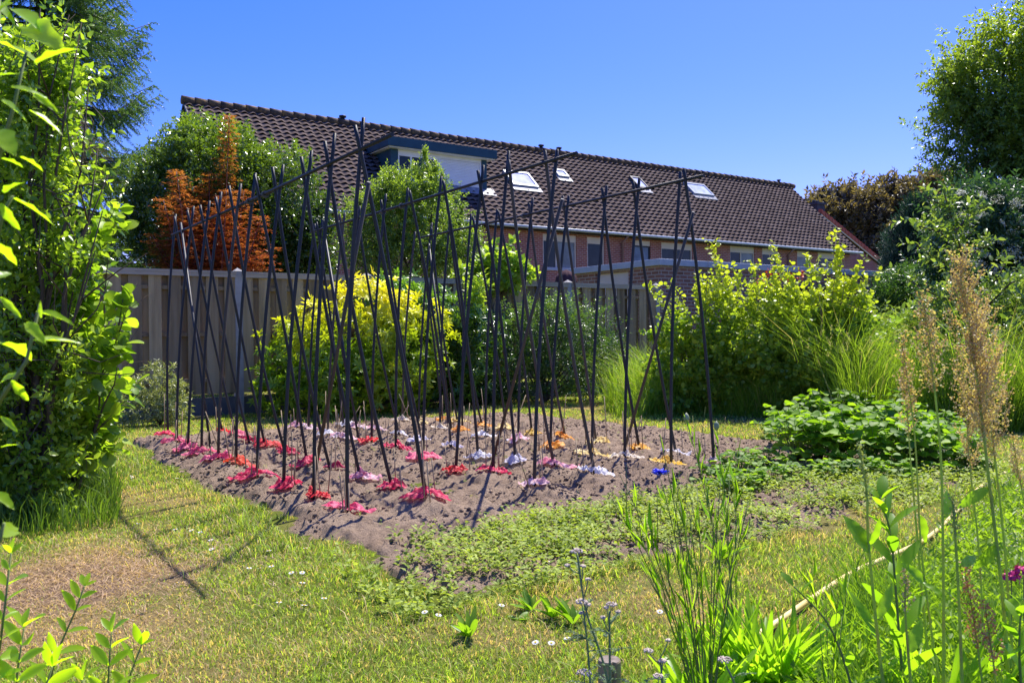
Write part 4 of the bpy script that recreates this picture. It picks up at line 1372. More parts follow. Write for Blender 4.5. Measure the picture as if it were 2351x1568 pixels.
# --- currant bushes on the right
M_cur = leafmat('currant_leaf', (.10, .20, .02), (.25, .36, .04), tr=.42, rough=.38, third=(.42, .48, .07), nscale=2.2, zgrad=(1.0, 2.1, (.46, .50, .045)))
CUR_LEAF = big_leaf(4, 0, .1, .12, peak=.45)
CUR_LEAF = (CUR_LEAF[0][:, :] * np.array([1, 1, 1]), CUR_LEAF[1])
cur = [('leafy currant bush beside the garage corner, leftmost of the three sunlit bushes', 10.9,
        [(1590, 850, .45, .45, .5), (1660, 800, .42, .48, .5), (1550, 770, .2, .22, .25), (1600, 890, .6, .42, .5), (1640, 690, .2, .25, .2)],
        [(1560, 740, 1495, 670), (1620, 720, 1600, 640), (1580, 730, 1540, 660), (1660, 660, 1634, 568)]),
       ('leafy currant bush, middle one of the three sunlit bushes in front of the garage', 10.6,
        [(1740, 790, .48, .52, .5), (1830, 800, .48, .52, .5), (1750, 870, .65, .45, .5), (1780, 705, .32, .28, .35)],
        [(1740, 690, 1730, 610), (1700, 690, 1690, 625), (1780, 660, 1778, 578), (1850, 690, 1870, 610), (1810, 680, 1820, 620)]),
       ('tall leafy currant bush, rightmost of the three sunlit bushes, with the highest shoots', 10.2,
        [(1920, 780, .40, .55, .4), (1880, 840, .55, .5, .5), (1955, 830, .22, .42, .3), (1935, 700, .2, .3, .25)],
        [(1930, 660, 1915, 550), (1950, 680, 1975, 610), (1890, 680, 1860, 600), (1970, 740, 1985, 650), (1900, 640, 1935, 580)])]
for lb, dep, bl, sh in cur:
    generic_bush('currant_bush', lb, 'bush', dep, bl, M_cur, 330, (.13, 7), (.058, .050), CUR_LEAF, fill=.55, m=3, lump=.2, cl=.07, shoots=sh, group='currant bushes on the right', stem_r=.012, stem_mat=M_twig)

# --- right-hand background
M_oak = leafmat('tree_leaf', (.045, .10, .03), (.12, .20, .04), tr=.42, rough=.4, zgrad=(5, 8, (.24, .32, .04)), nscale=.8)
generic_bush('broadleaf_tree', 'tall broad-leaved tree with dark loose crown at the upper right corner', 'tree', 21,
             [(2290, 210, 1.2, 1.2, 1.3), (2380, 130, 1.3, 1.2, 1.4), (2235, 330, .8, .8, 1.0), (2350, 330, 1.4, 1.2, 1.4), (2420, 420, 1.4, 1.2, 1.4), (2300, 100, .5, .5, .6), (2205, 170, .5, .4, .5), (2200, 260, .5, .4, .5), (2470, 230, 1.6, 2.0, 1.7), (2260, 430, .6, .5, .6)],
             M_oak, 95, (.40, 11), (.11, .055), LEAF_D, fill=.6, m=4, lump=.28, cl=.22, stem_r=.2, base_px=(2420, 21), twigs=14, upw=.4)
M_chest = leafmat('copper_leaf', (.06, .055, .04), (.16, .125, .075), tr=.3, rough=.5, third=(.24, .17, .08), nscale=.35)
generic_bush('copper_tree', 'far bronze-brown leaved tree beyond the right end of the houses, the lower left one', 'tree', 62,
             [(1930, 520, 2.0, 1.9, 3), (1980, 570, 3.4, 3.0, 3), (2025, 530, 2.4, 2.4, 3), (2010, 620, 4.6, 3, 3), (1975, 500, 1.4, 1.3, 2)], M_chest, 26, (.9, 14), (.34, .17), LEAF_D, fill=.4, m=5, lump=.2, cl=.4, stem_r=.4, group='bronze leaved trees beyond the houses')
generic_bush('copper_tree', 'far bronze-brown leaved tree, the taller one touching the big green tree', 'tree', 60,
             [(2095, 510, 2.4, 2.4, 3), (2145, 480, 2.2, 2.0, 3), (2080, 560, 3.0, 3.0, 3), (2180, 520, 3, 3, 3)], M_chest, 26, (.9, 14), (.34, .17), LEAF_D, fill=.4, m=5, lump=.2, cl=.4, stem_r=.4, group='bronze leaved trees beyond the houses')
M_con = leafmat('conifer_leaf', (.012, .04, .025), (.03, .08, .045), tr=.15, rough=.6)
generic_bush('conifer', 'narrow dark blue-green conifer between the bronze tree and the elder', 'tree', 26,
             [(2082, 600, .55, 1.2, .6), (2095, 540, .42, .9, .45), (2115, 495, .25, .6, .3), (2075, 650, .6, .8, .6)], M_con, 650, (.28, 14), (.09, .02), LEAF_W, fill=.35, m=3, lump=.08, cl=.08, upw=1.5, rand=.25, stem_r=.1, spread=.4)
M_round = leafmat('round_bush_leaf', (.035, .09, .02), (.10, .20, .035), tr=.35, rough=.45)
generic_bush('round_bush', 'round mid-green bush in front of the conifer, right of the dark shed', 'bush', 17.5,
             [(2075, 670, .50, .45, .5), (2060, 710, .55, .35, .5), (2120, 690, .4, .4, .4)], M_round, 700, (.14, 10), (.06, .026), LEAF_D, fill=.3, m=3, lump=.1, cl=.06, stem_r=.04)
M_eld = leafmat('elder_leaf', (.025, .07, .035), (.07, .14, .06), tr=.3, rough=.42)
E_ = generic_bush('elder_bush', 'large dark elder bush with flat white flower heads under the big tree', 'bush', 15.5,
                  [(2260, 540, .85, .9, .8), (2360, 560, 1.0, .9, .9), (2220, 650, .7, .7, .7), (2340, 680, 1.1, .8, .8), (2440, 620, 1.2, 1.2, 1)], M_eld, 260, (.3, 12), (.10, .042), LEAF_P, fill=.4, m=3, lump=.18, cl=.10, stem_r=.06)
M_flow = surf('cream_flower', (.62, .62, .50), (.85, .85, .74), 20, .8)
P_ = []; D_ = []
for i in range(58):
    px, py = 2195 + 220 * rng.random(), 440 + 190 * rng.random()
    c = PX(px, py, 14.25 + .35 * rng.random()); k = 110; r = (.06 + .05 * rng.random()) * np.sqrt(rng.random(k)); a = rng.random(k) * 6.28
    nn = nrm(np.array([0, 0, .7]) - fwd * .6 + rng.normal(size=3) * .35); e1 = nrm(np.cross(nn, [.3, .2, 1.])); e2 = np.cross(nn, e1)
    P_.append(c + (r * np.cos(a))[:, None] * e1 + (r * np.sin(a))[:, None] * e2 + nn * (.02 * rng.random(k))[:, None]); D_.append(rdir(k) * np.array([1, 1, .25]))
P_ = np.concatenate(P_); D_ = np.concatenate(D_)
foliage('flower_heads', [leaves(P_, D_, np.array([0, 0, 1.]) + rng.normal(size=P_.shape) * .3, .022, .022, LEAF_W)], M_flow, E_)
# apple-like young tree leaning left
M_apl = leafmat('apple_leaf', (.07, .13, .03), (.18, .26, .06), tr=.38, rough=.35, spec=.7, third=(.32, .38, .12))


def apple():
    dep = 9.4; b = PX(2290, 800, dep)
    T_ = plant('apple_tree', b, 'slender leafy fruit tree leaning left behind the tan seed heads', 'tree')
    br = [[(2290, 900), (2255, 740), (2215, 610), (2190, 520), (2165, 435)], [(2230, 640), (2160, 600), (2100, 560)], [(2240, 700), (2150, 680), (2080, 640)], [(2250, 720), (2320, 650), (2351, 640), (2400, 640)],
          [(2205, 560), (2150, 530), (2110, 520)], [(2195, 530), (2230, 490), (2245, 470)], [(2215, 600), (2250, 570), (2280, 560)], [(2270, 800), (2340, 740), (2400, 720)], [(2270, 780), (2180, 740), (2110, 720)],
          [(2290, 860), (2370, 800), (2430, 790)], [(2240, 690), (2290, 640), (2310, 600)], [(2180, 480), (2140, 460), (2120, 450)], [(2280, 820), (2200, 800), (2130, 790)]]
    st = []; parts = []
    for i, line in enumerate(br):
        pts = [PX(x, y, dep + (rng.normal() * .12 if i else 0)) for x, y in line]
        if i == 0: pts[0] = np.array([b[0], b[1], 0.0])
        st.append((pts, .03 if i == 0 else .011, .006))
        for a, c in zip(pts[:-1], pts[1:]):
            L = np.linalg.norm(c - a); n = max(3, int(L / .035)); t = rng.random(n)[:, None]
            if i == 0 and a is pts[0]: continue
            p = a + (c - a) * t + rng.normal(size=(n, 3)) * .05
            parts.append(sprigs(p, nrm(np.tile(c - a, (n, 1)) + rng.normal(size=(n, 3)) * .3), .14, 7, .078, .040, LEAF_P, upw=.5, rand=.7, leafup=.8))
    foliage('crown', parts, M_apl, T_)
    stems_mesh('trunk', st, M_bark, T_, 6)


apple()
generic_bush('leafy_thicket', 'dense pale green thicket under the leaning fruit tree at the right edge', 'bush', 10.5,
             [(2200, 740, .55, .35, .5), (2330, 750, .6, .5, .5), (2120, 770, .45, .28, .5), (2430, 760, .7, .5, .6)], M_apl, 420, (.14, 8), (.07, .036), LEAF_P, fill=.5, m=3, lump=.2, stem_r=.012)
M_net_ = leafmat('nettle_leaf', (.12, .22, .04), (.26, .38, .09), tr=.45, rough=.5)
nP = []
for i in range(420):
    px = 1990 + 480 * rng.random(); d = 10.2 + 2.4 * rng.random(); c = PX(px, 800, d); h = .80 + .35 * rng.random(); t = np.linspace(.25, 1, 9)
    nP.append(np.stack([c[0] + .03 * rng.normal() * t, c[1] + .03 * rng.normal() * t, h * t], 1))
nP = np.concatenate(nP)
foliageobj = foliage('nettles', [sprigs(nP, np.tile([0, 0, 1.], (len(nP), 1)), .05, 4, .085, .040, LEAF_P, spread=1.3)], M_net_, None)
tag(foliageobj, 'patch of upright nettle-like weeds between the tall grass and the fruit tree', 'weeds', kind='stuff')
M_hedge = leafmat('hedge_leaf', (.03, .07, .02), (.08, .15, .03), tr=.3)
generic_bush('garden_hedge', 'dark green hedge closing the garden behind the elder', 'hedge', 24, [(2150, 720, 3.0, 1.3, .8), (2450, 700, 3.2, 1.8, .8)], M_hedge, 60, (.3, 12), (.10, .05), LEAF_D, fill=.3, m=4, lump=.1, cl=.15, stem_r=.05)
M_orf = surf('orange_flower', (.75, .08, .02), (.85, .20, .04), 12, .6)
P_ = np.concatenate([PX(x, y, 12.3) + rng.normal(size=(26, 3)) * .05 for x, y in ((1765, 630), (1835, 632), (1800, 640), (1745, 650))])
T_ = plant('flowering_plant', P_[0], 'plant with a few orange-red flowers just behind the currant bush tops', 'plant')
foliage('flowers', [leaves(P_, rdir(len(P_)), rdir(len(P_)), .05, .035, LEAF_P)], M_orf, T_)
stems_mesh('stem', [([np.array([P_[0][0], P_[0][1], 0]), P_[i * 26]], .008, .004) for i in range(4)], M_green_stem, T_)

# --- left foreground shrubs
M_lft = leafmat('glossy_shrub_leaf', (.075, .15, .018), (.21, .32, .03), tr=.45, rough=.26, spec=.75, third=(.40, .50, .06), nscale=3, trans_boost=2.1)
LT = generic_bush('glossy_shrub', 'tall glossy-leaved shrub filling the left edge beside the lawn', 'bush', 4.9,
                  [(10, 330, .22, .45, .3), (95, 400, .20, .36, .25), (40, 600, .34, .36, .35), (0, 820, .40, .40, .4), (90, 850, .26, .36, .3), (0, 1040, .38, .33, .4), (120, 170, .16, .22, .2), (0, 170, .2, .3, .3), (60, 1100, .22, .18, .25), (110, 590, .2, .22, .25), (90, 260, .17, .2, .2)],
                  M_lft, 620, (.12, 8), (.046, .026), LEAF_P, fill=.75, m=3, lump=.3, cl=.05, stem_r=.022, twigs=16,
                  shoots=[(150, 160, 180, 70), (100, 150, 95, 40), (150, 260, 215, 200), (170, 520, 240, 490), (160, 440, 225, 395), (140, 340, 230, 320), (150, 600, 235, 575), (60, 100, 140, 20)])
tw = []
for i in range(70):
    s = PX(120 + 70 * rng.random(), 200 + 220 * rng.random(), 5.1 + .3 * rng.random()); e = s + (PX(235 + 25 * rng.normal(), 320 + 110 * rng.random(), 5.2) - s) * (.5 + .5 * rng.random())
    tw.append(([s, (s + e) / 2 + rng.normal(size=3) * .04, e], .003, .0012))
stems_mesh('bare_twigs', tw, M_twig, LT, 4)
M_haz = leafmat('hazel_leaf', (.09, .18, .018), (.22, .34, .03), tr=.46, rough=.42, third=(.38, .50, .05), nscale=3, trans_boost=2.1)
HZ = big_leaf(6, 0, .16, .10, peak=.55)
generic_bush('hazel_bush', 'broad-leaved hazel bush overhanging the lawn in front of the left fence end', 'bush', 5.3,
             [(170, 760, .15, .26, .2), (185, 900, .17, .24, .2), (140, 1020, .22, .20, .25), (165, 650, .10, .14, .15), (175, 1010, .12, .16, .15)], M_haz, 620, (.09, 4), (.088, .074), HZ, fill=.65, m=2, lump=.2, cl=.05, stem_r=.014,
             shoots=[(190, 600, 255, 500), (220, 800, 285, 700), (220, 860, 280, 820)], rand=.5, droop=.15, leafup=.9)


def leaf_pairs(name, label, cat, stems, leafs, depth, mat, tmpl, r=.0025, parent_base=None, jit=.06, stem_mat=None, group=None):
    """close plant: stems as pixel lines and leaves as (base px, tip px, width ratio), all at a camera depth"""
    b = PX(*stems[0][0], depth); T_ = plant(name, b, label, cat, group)
    P = []; D = []; L = []; W = []
    for (x0, y0, x1, y1, wr) in leafs:
        dd = depth + rng.normal() * jit
        a = PX(x0, y0, dd); c = PX(x1, y1, dd + rng.normal() * jit * .5)
        P.append(a); D.append(c - a); L.append(np.linalg.norm(c - a)); W.append(np.linalg.norm(c - a) * wr * (.72 if wr > .33 and depth < 1 else 1))
    P = np.array(P); D = np.array(D)
    up = nrm(np.array([0, 0, 1.]) - fwd * .7 + rng.normal(size=(len(P), 3)) * .35)
    foliage('foliage', [leaves(P, D, up, L, W, tmpl)], mat, T_)
    stems_mesh('stem', [([PX(x, y, depth) for x, y in s], r, r * .6) for s in stems], stem_mat or M_green_stem, T_)
    return T_


M_near = leafmat('near_leaf', (.20, .34, .012), (.36, .50, .02), tr=.62, rough=.35, spec=.6, nscale=6, trans_boost=2.6)
NL = big_leaf(12, 2.5, .16, .08, .012, peak=.40)
nl = [(26, 20, 107, 60, .6), (77, 150, 171, 98, .62), (0, 100, 90, 128, .8), (64, 252, 150, 300, .45), (75, 215, 133, 253, .4), (26, 454, 133, 505, .38), (0, 466, 43, 531, .5), (9, 445, 51, 407, .6), (0, 364, 55, 377, .6),
      (43, 360, 103, 385, .4), (0, 230, 73, 274, .5), (-20, 0, 40, 50, .9), (-30, 180, 40, 160, .7), (-10, 300, 30, 340, .7), (71, 783, 187, 774, .24), (0, 789, 75, 807, .5), (24, 872, 71, 926, .4), (0, 956, 45, 991, .5), (0, 1027, 42, 1015, .5),
      (0, 682, 50, 729, .4), (83, 717, 167, 729, .22), (-10, 560, 40, 600, .5), (-20, 640, 30, 620, .6), (5, 1235, 45, 1190, .5), (-10, 1130, 30, 1160, .5), (-10, 40, 30, -20, .8), (60, 60, 130, 90, .5), (20, 200, 110, 215, .5), (0, 880, 40, 850, .5), (95, 730, 90, 690, .4), (60, 740, 100, 780, .4)]
leaf_pairs('overhanging_branch', 'blurred bright green leaves of a branch very close to the camera, left edge', 'branch',
           [[(-40, 1500), (-25, 900), (-15, 400), (0, -60)], [(-20, 950), (60, 830), (92, 700)], [(-15, 400), (30, 250), (60, 120)], [(-22, 600), (10, 480), (30, 450)], [(-30, 1300), (0, 1240), (10, 1200)]], nl, .82, M_near, NL, .0022, jit=.05)
NL2 = big_leaf(8, 0, .14, .06, .0, peak=.5)


def sprout_leaves(line, n, L, wr):
    """alternate pairs of leaves up a pixel line"""
    out = []
    line = np.array(line, float); seg = np.linspace(0, 1, n)
    for i, t in enumerate(seg):
        k = t * (len(line) - 1); j = min(int(k), len(line) - 2); f = k - j; c = line[j] * (1 - f) + line[j + 1] * f
        dr = nrm(line[j + 1] - line[j]); s = L * (1.1 - .5 * t)
        for sg in (-1, 1):
            nn = np.array([-dr[1], dr[0]]) * sg; v = nn * (.8 + .2 * rng.random()) + dr * (.55 + .5 * t); e = c + v / np.linalg.norm(v) * s * (.75 + .5 * rng.random())
            out.append((c[0], c[1], e[0], e[1], wr))
    out.append((*line[-1], *(line[-1] + nrm(line[-1] - line[-2]) * L * .6), wr))
    return out


for line, n, L, dep, lb in (([(95, 1640), (130, 1500), (173, 1402), (194, 1345)], 7, 60, 1.55, 'leafy sprout with small dark buds rising at the lower left, the tallest one'),
                            ([(245, 1650), (250, 1528), (256, 1450)], 5, 78, 1.6, 'broad-leaved young sprout at the bottom edge right of the tallest lower left sprout'),
                            ([(285, 1650), (300, 1545), (325, 1480)], 4, 70, 1.65, 'small bright sprout at the bottom edge, rightmost of the lower left sprouts'),
                            ([(30, 1660), (40, 1540), (55, 1440)], 6, 85, 1.35, 'large bright green leaves of a sprout in the bottom left corner'),
                            ([(110, 1680), (100, 1590), (120, 1530)], 4, 90, 1.4, 'light green low sprout between the corner sprout and the tallest one'),
                            ([(-10, 1560), (10, 1400), (25, 1270)], 8, 60, 1.3, 'thin leafy sprout rising at the very left edge below the shrub'),
                            ([(200, 1680), (185, 1620), (190, 1560)], 3, 80, 1.5, 'low leafy sprout at the bottom edge under the tallest lower left sprout')):
    leaf_pairs('leafy_sprout', lb, 'plant', [line], sprout_leaves(line, n, L, .34), dep, M_near, NL2, .0022, jit=.03, group='sprouts at the lower left')

# ================================================================= STRAWBERRY PATCH
M_straw = leafmat('strawberry_leaf', (.06, .15, .012), (.16, .28, .02), tr=.44, rough=.55, spec=.3, third=(.28, .42, .035), nscale=4, trans_boost=2.2)
SL = big_leaf(5, 0, .08, .16, peak=.6)


def make_strawberry(seed):
    g = np.random.default_rng(seed)
    T_ = empty('strawberry_plant', (0, 0, 0), 'x', 'plant')
    P = []; D = []; st = []
    for i in range(42):
        a = g.random() * 6.28; el = .25 + 1.1 * g.random(); L = .16 + .14 * g.random()
        d = np.array([math.cos(a) * math.cos(el), math.sin(a) * math.cos(el), math.sin(el)]); t = d * L; t[2] = max(t[2] * 1.05, .03)
        st.append(([np.array([0, 0, 0.]), t * .55 + [0, 0, .02], t], .0025, .0018))
        for k in (-1.0, 0, 1.0):
            P.append(t); D.append([math.cos(a + k * 1.15), math.sin(a + k * 1.15), .15 * g.normal() - .05])
    P = np.array(P); D = np.array(D, float)
    sz = .068 + .03 * g.random(len(P))
    V, T = leaves(P, D, np.array([0, 0, 1.]) + g.normal(size=P.shape) * .28, sz, sz * .8, SL)
    link('foliage', mesh_np('foliage', V, T), T_, M_straw)
    stems_mesh('stems', st, M_green_stem, T_, 4)
    return T_


protos = [make_strawberry(300 + i) for i in range(4)]
sp = []
for px, py in [(1800, 1005), (1850, 990), (1905, 985), (1965, 985), (2030, 990), (2095, 1000), (2150, 1015), (1815, 1035), (1870, 1030), (1930, 1028), (1990, 1030), (2050, 1035), (2110, 1045), (2170, 1055),
               (1830, 1070), (1885, 1068), (1940, 1070), (2000, 1075), (2060, 1080), (2120, 1085), (2180, 1088), (1760, 1080), (1770, 1115), (1700, 1095), (1720, 1125), (1850, 1105), (1915, 1108), (1980, 1110), (2045, 1112), (1690, 1140), (1650, 1115), (2220, 1080)]:
    sp.append((px, py))
for i, (px, py) in enumerate(sp):
    g0 = GZ(px, py); r = protos[i % 4]
    if i < 4: o = r
    else:
        o = r.copy(); COL.objects.link(o)
        for ch in list(r.children):
            c = ch.copy(); COL.objects.link(c); c.parent = o
    small = px < 1780 or py > 1100
    s = (.62 if small else 1.0) * (.9 + .3 * random.random()) * (1.12 if 1850 < px < 2120 and py < 1080 else 1)
    o.location = (g0[0], g0[1], max(0.0, float(soil_z(g0[0], g0[1])))); o.rotation_euler = (0, 0, random.random() * 6.28); o.scale = (s, s, s * (1.1 if not small else .8))
    tag(o, 'small low strawberry plant at the near left fringe of the leafy clump' if small else 'full leafy strawberry plant within the dense clump right of the poles', 'plant', 'low strawberry plants at the fringe' if small else 'strawberry plants in the dense clump')

# ================================================================= SMALL THINGS ON THE LAWN
M_dw = surf('daisy_white', (.8, .8, .78), (.9, .9, .88), 20, .7); M_dy = surf('daisy_yellow', (.7, .45, .02), (.8, .55, .05), 20, .7)
M_clump = leafmat('rosette_leaf', (.12, .24, .015), (.24, .38, .03), tr=.5, rough=.45)


def daisy():
    T_ = empty('daisy', (0, 0, 0), 'x', 'flower')
    a = np.arange(14) * 6.28 / 14; P = np.zeros((14, 3)); P[:, 2] = .045
    V, T = leaves(P, np.stack([np.cos(a), np.sin(a), 0 * a + .15], 1), np.tile([0, 0, 1.], (14, 1)), .013, .005, LEAF_D)
    link('petals', mesh_np('petals', V, T), T_, M_dw)
    mb = MB(); mb.tube([(0, 0, .044), (0, 0, .049)], .004, 8); mb.build('flower_centre', M_dy, T_)
    MB().tube([(0, 0, -.01), (.002, 0, .045)], .0009, 5).build('stem', M_green_stem, T_)
    return T_


dp = daisy()
spots = [C1(p) for p in [(0, 675), (25, 680), (145, 712), (190, 655), (238, 657), (308, 672), (300, 690), (165, 866), (240, 872), (47, 995), (298, 1033), (380, 1030), (410, 1035), (455, 1050), (530, 1103), (537, 1160), (765, 1270), (760, 1295), (840, 1298), (912, 1282), (720, 1252), (900, 1178), (1130, 1163), (330, 1390), (118, 1522), (955, 1528), (1110, 1548), (1100, 1395), (1240, 1500), (100, 545), (1050, 1320), (1105, 1318)]] + \
        [C2(p) for p in [(1400, 1005)]] + [(1300 * .7463 + x * .3175, 1600 * .7463 + y * .3175) for x, y in [(28, 722), (95, 748), (930, 950), (1062, 928), (1710, 712), (835, 945), (555, 675), (900, 350)]]
for i, (px, py) in enumerate(spots):
    g0 = GZ(px, py + 8)
    if i == 0: o = dp
    else:
        o = dp.copy(); COL.objects.link(o)
        for ch in list(dp.children):
            c = ch.copy(); COL.objects.link(c); c.parent = o
    o.location = g0; o.rotation_euler = (.3 * random.random(), .3 * random.random(), random.random() * 6)
    tag(o, 'small white daisy flower open in the mown grass', 'flower', 'daisies in the lawn')

SC5 = lambda p: (970.2 + p[0] * .3175, 1194.1 + p[1] * .3175)
for i, (p, h, lb) in enumerate([((790, 660), .10, 'upright bright leaf tuft in the lawn just below the weedy strip'), ((340, 850), .10, 'narrow upright leaf tuft in the lawn left of centre near the bottom'),
                                ((940, 710), .09, 'broad-leaved lawn rosette left of the tallest grey flower stem'), ((1090, 760), .11, 'broad-leaved lawn rosette behind the grey flower stems'),
                                ((700, 720), .05, 'flat leafy lawn rosette left of the upright tuft'), ((2150, 300), .14, 'dark grass-like tuft with a brown seed head behind the wiry plant')]):
    g0 = GZ(*SC5(p)); T_ = plant('leaf_rosette', g0, lb, 'plant')
    n = 12; a = rng.random(n) * 6.28; el = .5 + .7 * rng.random(n) if h > .06 else .2 + .3 * rng.random(n)
    d = np.stack([np.cos(a) * np.cos(el), np.sin(a) * np.cos(el), np.sin(el)], 1)
    foliage('foliage', [leaves(np.tile(g0, (n, 1)), d, np.tile([0, 0, 1.], (n, 1)) + .2 * rng.normal(size=(n, 3)), h * (.7 + .5 * rng.random(n)), .022, NL2)], M_clump, T_)

# fallen leaf
# garden hose
M_hose = surf('yellow_hose', (.80, .58, .18), (.90, .72, .34), 9, .4)
M_hose_w = surf('hose_band', (.75, .66, .45), (.85, .78, .6), 9, .5)
hp = [GZ(x, y, .012) for x, y in [(1620, 1530), (1700, 1487), (1780, 1437), (1870, 1375), (1960, 1318), (2040, 1283), (2120, 1245), (2180, 1195), (2230, 1140), (2285, 1098), (2340, 1082), (2420, 1068)]]
hp = [np.array([p[0], p[1], .022]) for p in hp]


def smooth_line(pts, k=8):
    out = []
    P_ = [pts[0]] + list(pts) + [pts[-1]]
    for i in range(1, len(P_) - 2):
        for t in np.linspace(0, 1, k, endpoint=False):
            a, b, c, d = P_[i - 1], P_[i], P_[i + 1], P_[i + 2]
            out.append(.5 * ((2 * b) + (-a + c) * t + (2 * a - 5 * b + 4 * c - d) * t * t + (-a + 3 * b - 3 * c + d) * t ** 3))
    out.append(pts[-1]); return out


tag(MB().tube(smooth_line(hp), .0105, 12).build('garden_hose', M_hose), 'pale yellow garden hose lying across the lawn at the lower right', 'hose')

# wooden stake
g0 = PX(1400, 1600, 2.25); zt = PX(1400, 1512, 2.25)[2]
M_wood = surf('stake_wood', (.24, .17, .10), (.42, .32, .20), 4, .85, .2, .004, 14, stretch=(12, 12, 1.2))
M_end = surf('stake_end_grain', (.13, .10, .08), (.30, .25, .20), 40, .9, .2, .004, 60)
T_ = plant('wooden_stake', g0, 'short round weathered wooden stake at the bottom edge behind the grey flower stems', 'stake')
mb = MB(); R_ = .030; ns_ = 28; V = []
for zz, rr in ((0, R_), (.08, R_), (zt - .004, R_), (zt, R_ * .94)):
    for k in range(ns_):
        t = k * 2 * math.pi / ns_; q = rr * (1 + .03 * math.sin(3 * t) + .02 * math.sin(7 * t))
        if k in (0,): q *= .72
        tt = t - math.pi / 2 - YAW + .3
        V.append((g0[0] + q * math.cos(tt), g0[1] + q * math.sin(tt), zz))
mb.add(V, [(i * ns_ + k, i * ns_ + (k + 1) % ns_, (i + 1) * ns_ + (k + 1) % ns_, (i + 1) * ns_ + k) for i in range(3) for k in range(ns_)], False)
mb.build('shaft', M_wood, T_)
mb = MB(); mb.add(V[-ns_:], [tuple(range(ns_))]); mb.build('top_face', M_end, T_)

# ================================================================= RIGHT FOREGROUND
M_tan = leafmat('sorrel_seed', (.42, .26, .16), (.62, .46, .24), tr=.4, rough=.6, third=(.66, .62, .28), nscale=9, trans_boost=1.4)
M_rust = leafmat('rusty_seed', (.42, .12, .07), (.60, .26, .14), tr=.35, rough=.6, third=(.55, .45, .2), nscale=9, trans_boost=1.4)
M_lgreen = leafmat('green_seed', (.25, .32, .08), (.42, .45, .16), tr=.35, rough=.6, nscale=9, trans_boost=1.4)
M_dock = leafmat('dock_leaf', (.11, .23, .012), (.24, .38, .02), tr=.58, rough=.38, spec=.6, nscale=8, trans_boost=2.5)
M_gstem = leafmat('sorrel_stem', (.20, .30, .05), (.34, .44, .09), tr=.35, rough=.5, third=(.38, .28, .12), nscale=9)
DOCK = big_leaf(12, 0, .22, .045, .016, peak=.42)


def sorrel(label, line, depth, head, mat, leafs=(), r=.0042, dens=1.0, wid=.06, name='seed_stalk'):
    """stalk along a pixel line; head = (y_top, y_bottom, half width in px)"""
    T_ = plant(name, PX(*line[0], depth), label, 'plant')
    base = PX(*line[0], depth); pts = [PX(x, y, depth) for x, y in line]
    pts = [np.array([base[0], base[1], 0.0])] + pts if base[2] > .03 else pts
    pts = smooth_line(pts, 5)
    stems_mesh('stem', [(pts, r, r * .35)], M_gstem, T_, 7)
    if head:
        y0, y1, hw = head
        L = np.array([p for p in pts]); P = []; st = []
        zt_, zb_ = PX(line[-1][0], y0, depth)[2], PX(line[-1][0], y1, depth)[2]
        hwm = hw / F_PX * depth
        k = int(46 * dens * (zt_ - zb_) / .3) + 6
        zs_ = L[:, 2]
        for i in range(k):
            z = zb_ + (zt_ - zb_) * (i + rng.random() * .6) / k; t = (z - zb_) / (zt_ - zb_)
            q = np.array([np.interp(z, zs_, L[:, 0]), np.interp(z, zs_, L[:, 1]), z])
            a = rng.random() * 6.28; ln = hwm * (1.1 - .75 * t ** 1.5) * (.5 + .8 * rng.random()) * (.6 + .4 * min(1, t * 6))
            d = np.array([math.cos(a) * .62, math.sin(a) * .62, .95]); d = d / np.linalg.norm(d)
            e = q + d * ln * 1.7
            m_ = q * .5 + e * .5 + np.array([math.cos(a), math.sin(a), 0]) * ln * .18
            st.append(([q, m_, e], .0009, .0005))
            n = max(8, int(ln * 1.7 / .0020))
            tt = rng.random(n)[:, None]; c = (1 - tt) ** 2 * q + 2 * tt * (1 - tt) * m_ + tt ** 2 * e
            P.append(c + rng.normal(size=(n, 3)) * .0045)
        P = np.concatenate(P); n = len(P)
        s = .0052 * (.7 + .6 * rng.random(n))
        fl = foliage('seed_head', [leaves(P, rdir(n), rdir(n), s, s * .95, LEAF_W)], mat, T_)
        stems_mesh('seed_branches', st, mat, T_, 3)
    if leafs:
        P = []; D = []; Ls = []; W = []
        for (x0, y0_, x1, y1_, wr) in leafs:
            a = PX(x0, y0_, depth); c = PX(x1, y1_, depth - .03 + .06 * rng.random()); P.append(a); D.append(c - a); Ls.append(np.linalg.norm(c - a)); W.append(Ls[-1] * wr)
        up = nrm(-fwd * .9 + np.array([0, 0, .6]) + rng.normal(size=(len(P), 3)) * .35)
        for i in range(len(P)):
            foliage('leaf', [leaves(P[i][None], D[i][None], up[i:i + 1], Ls[i], W[i], DOCK)], M_dock, T_)
    return T_


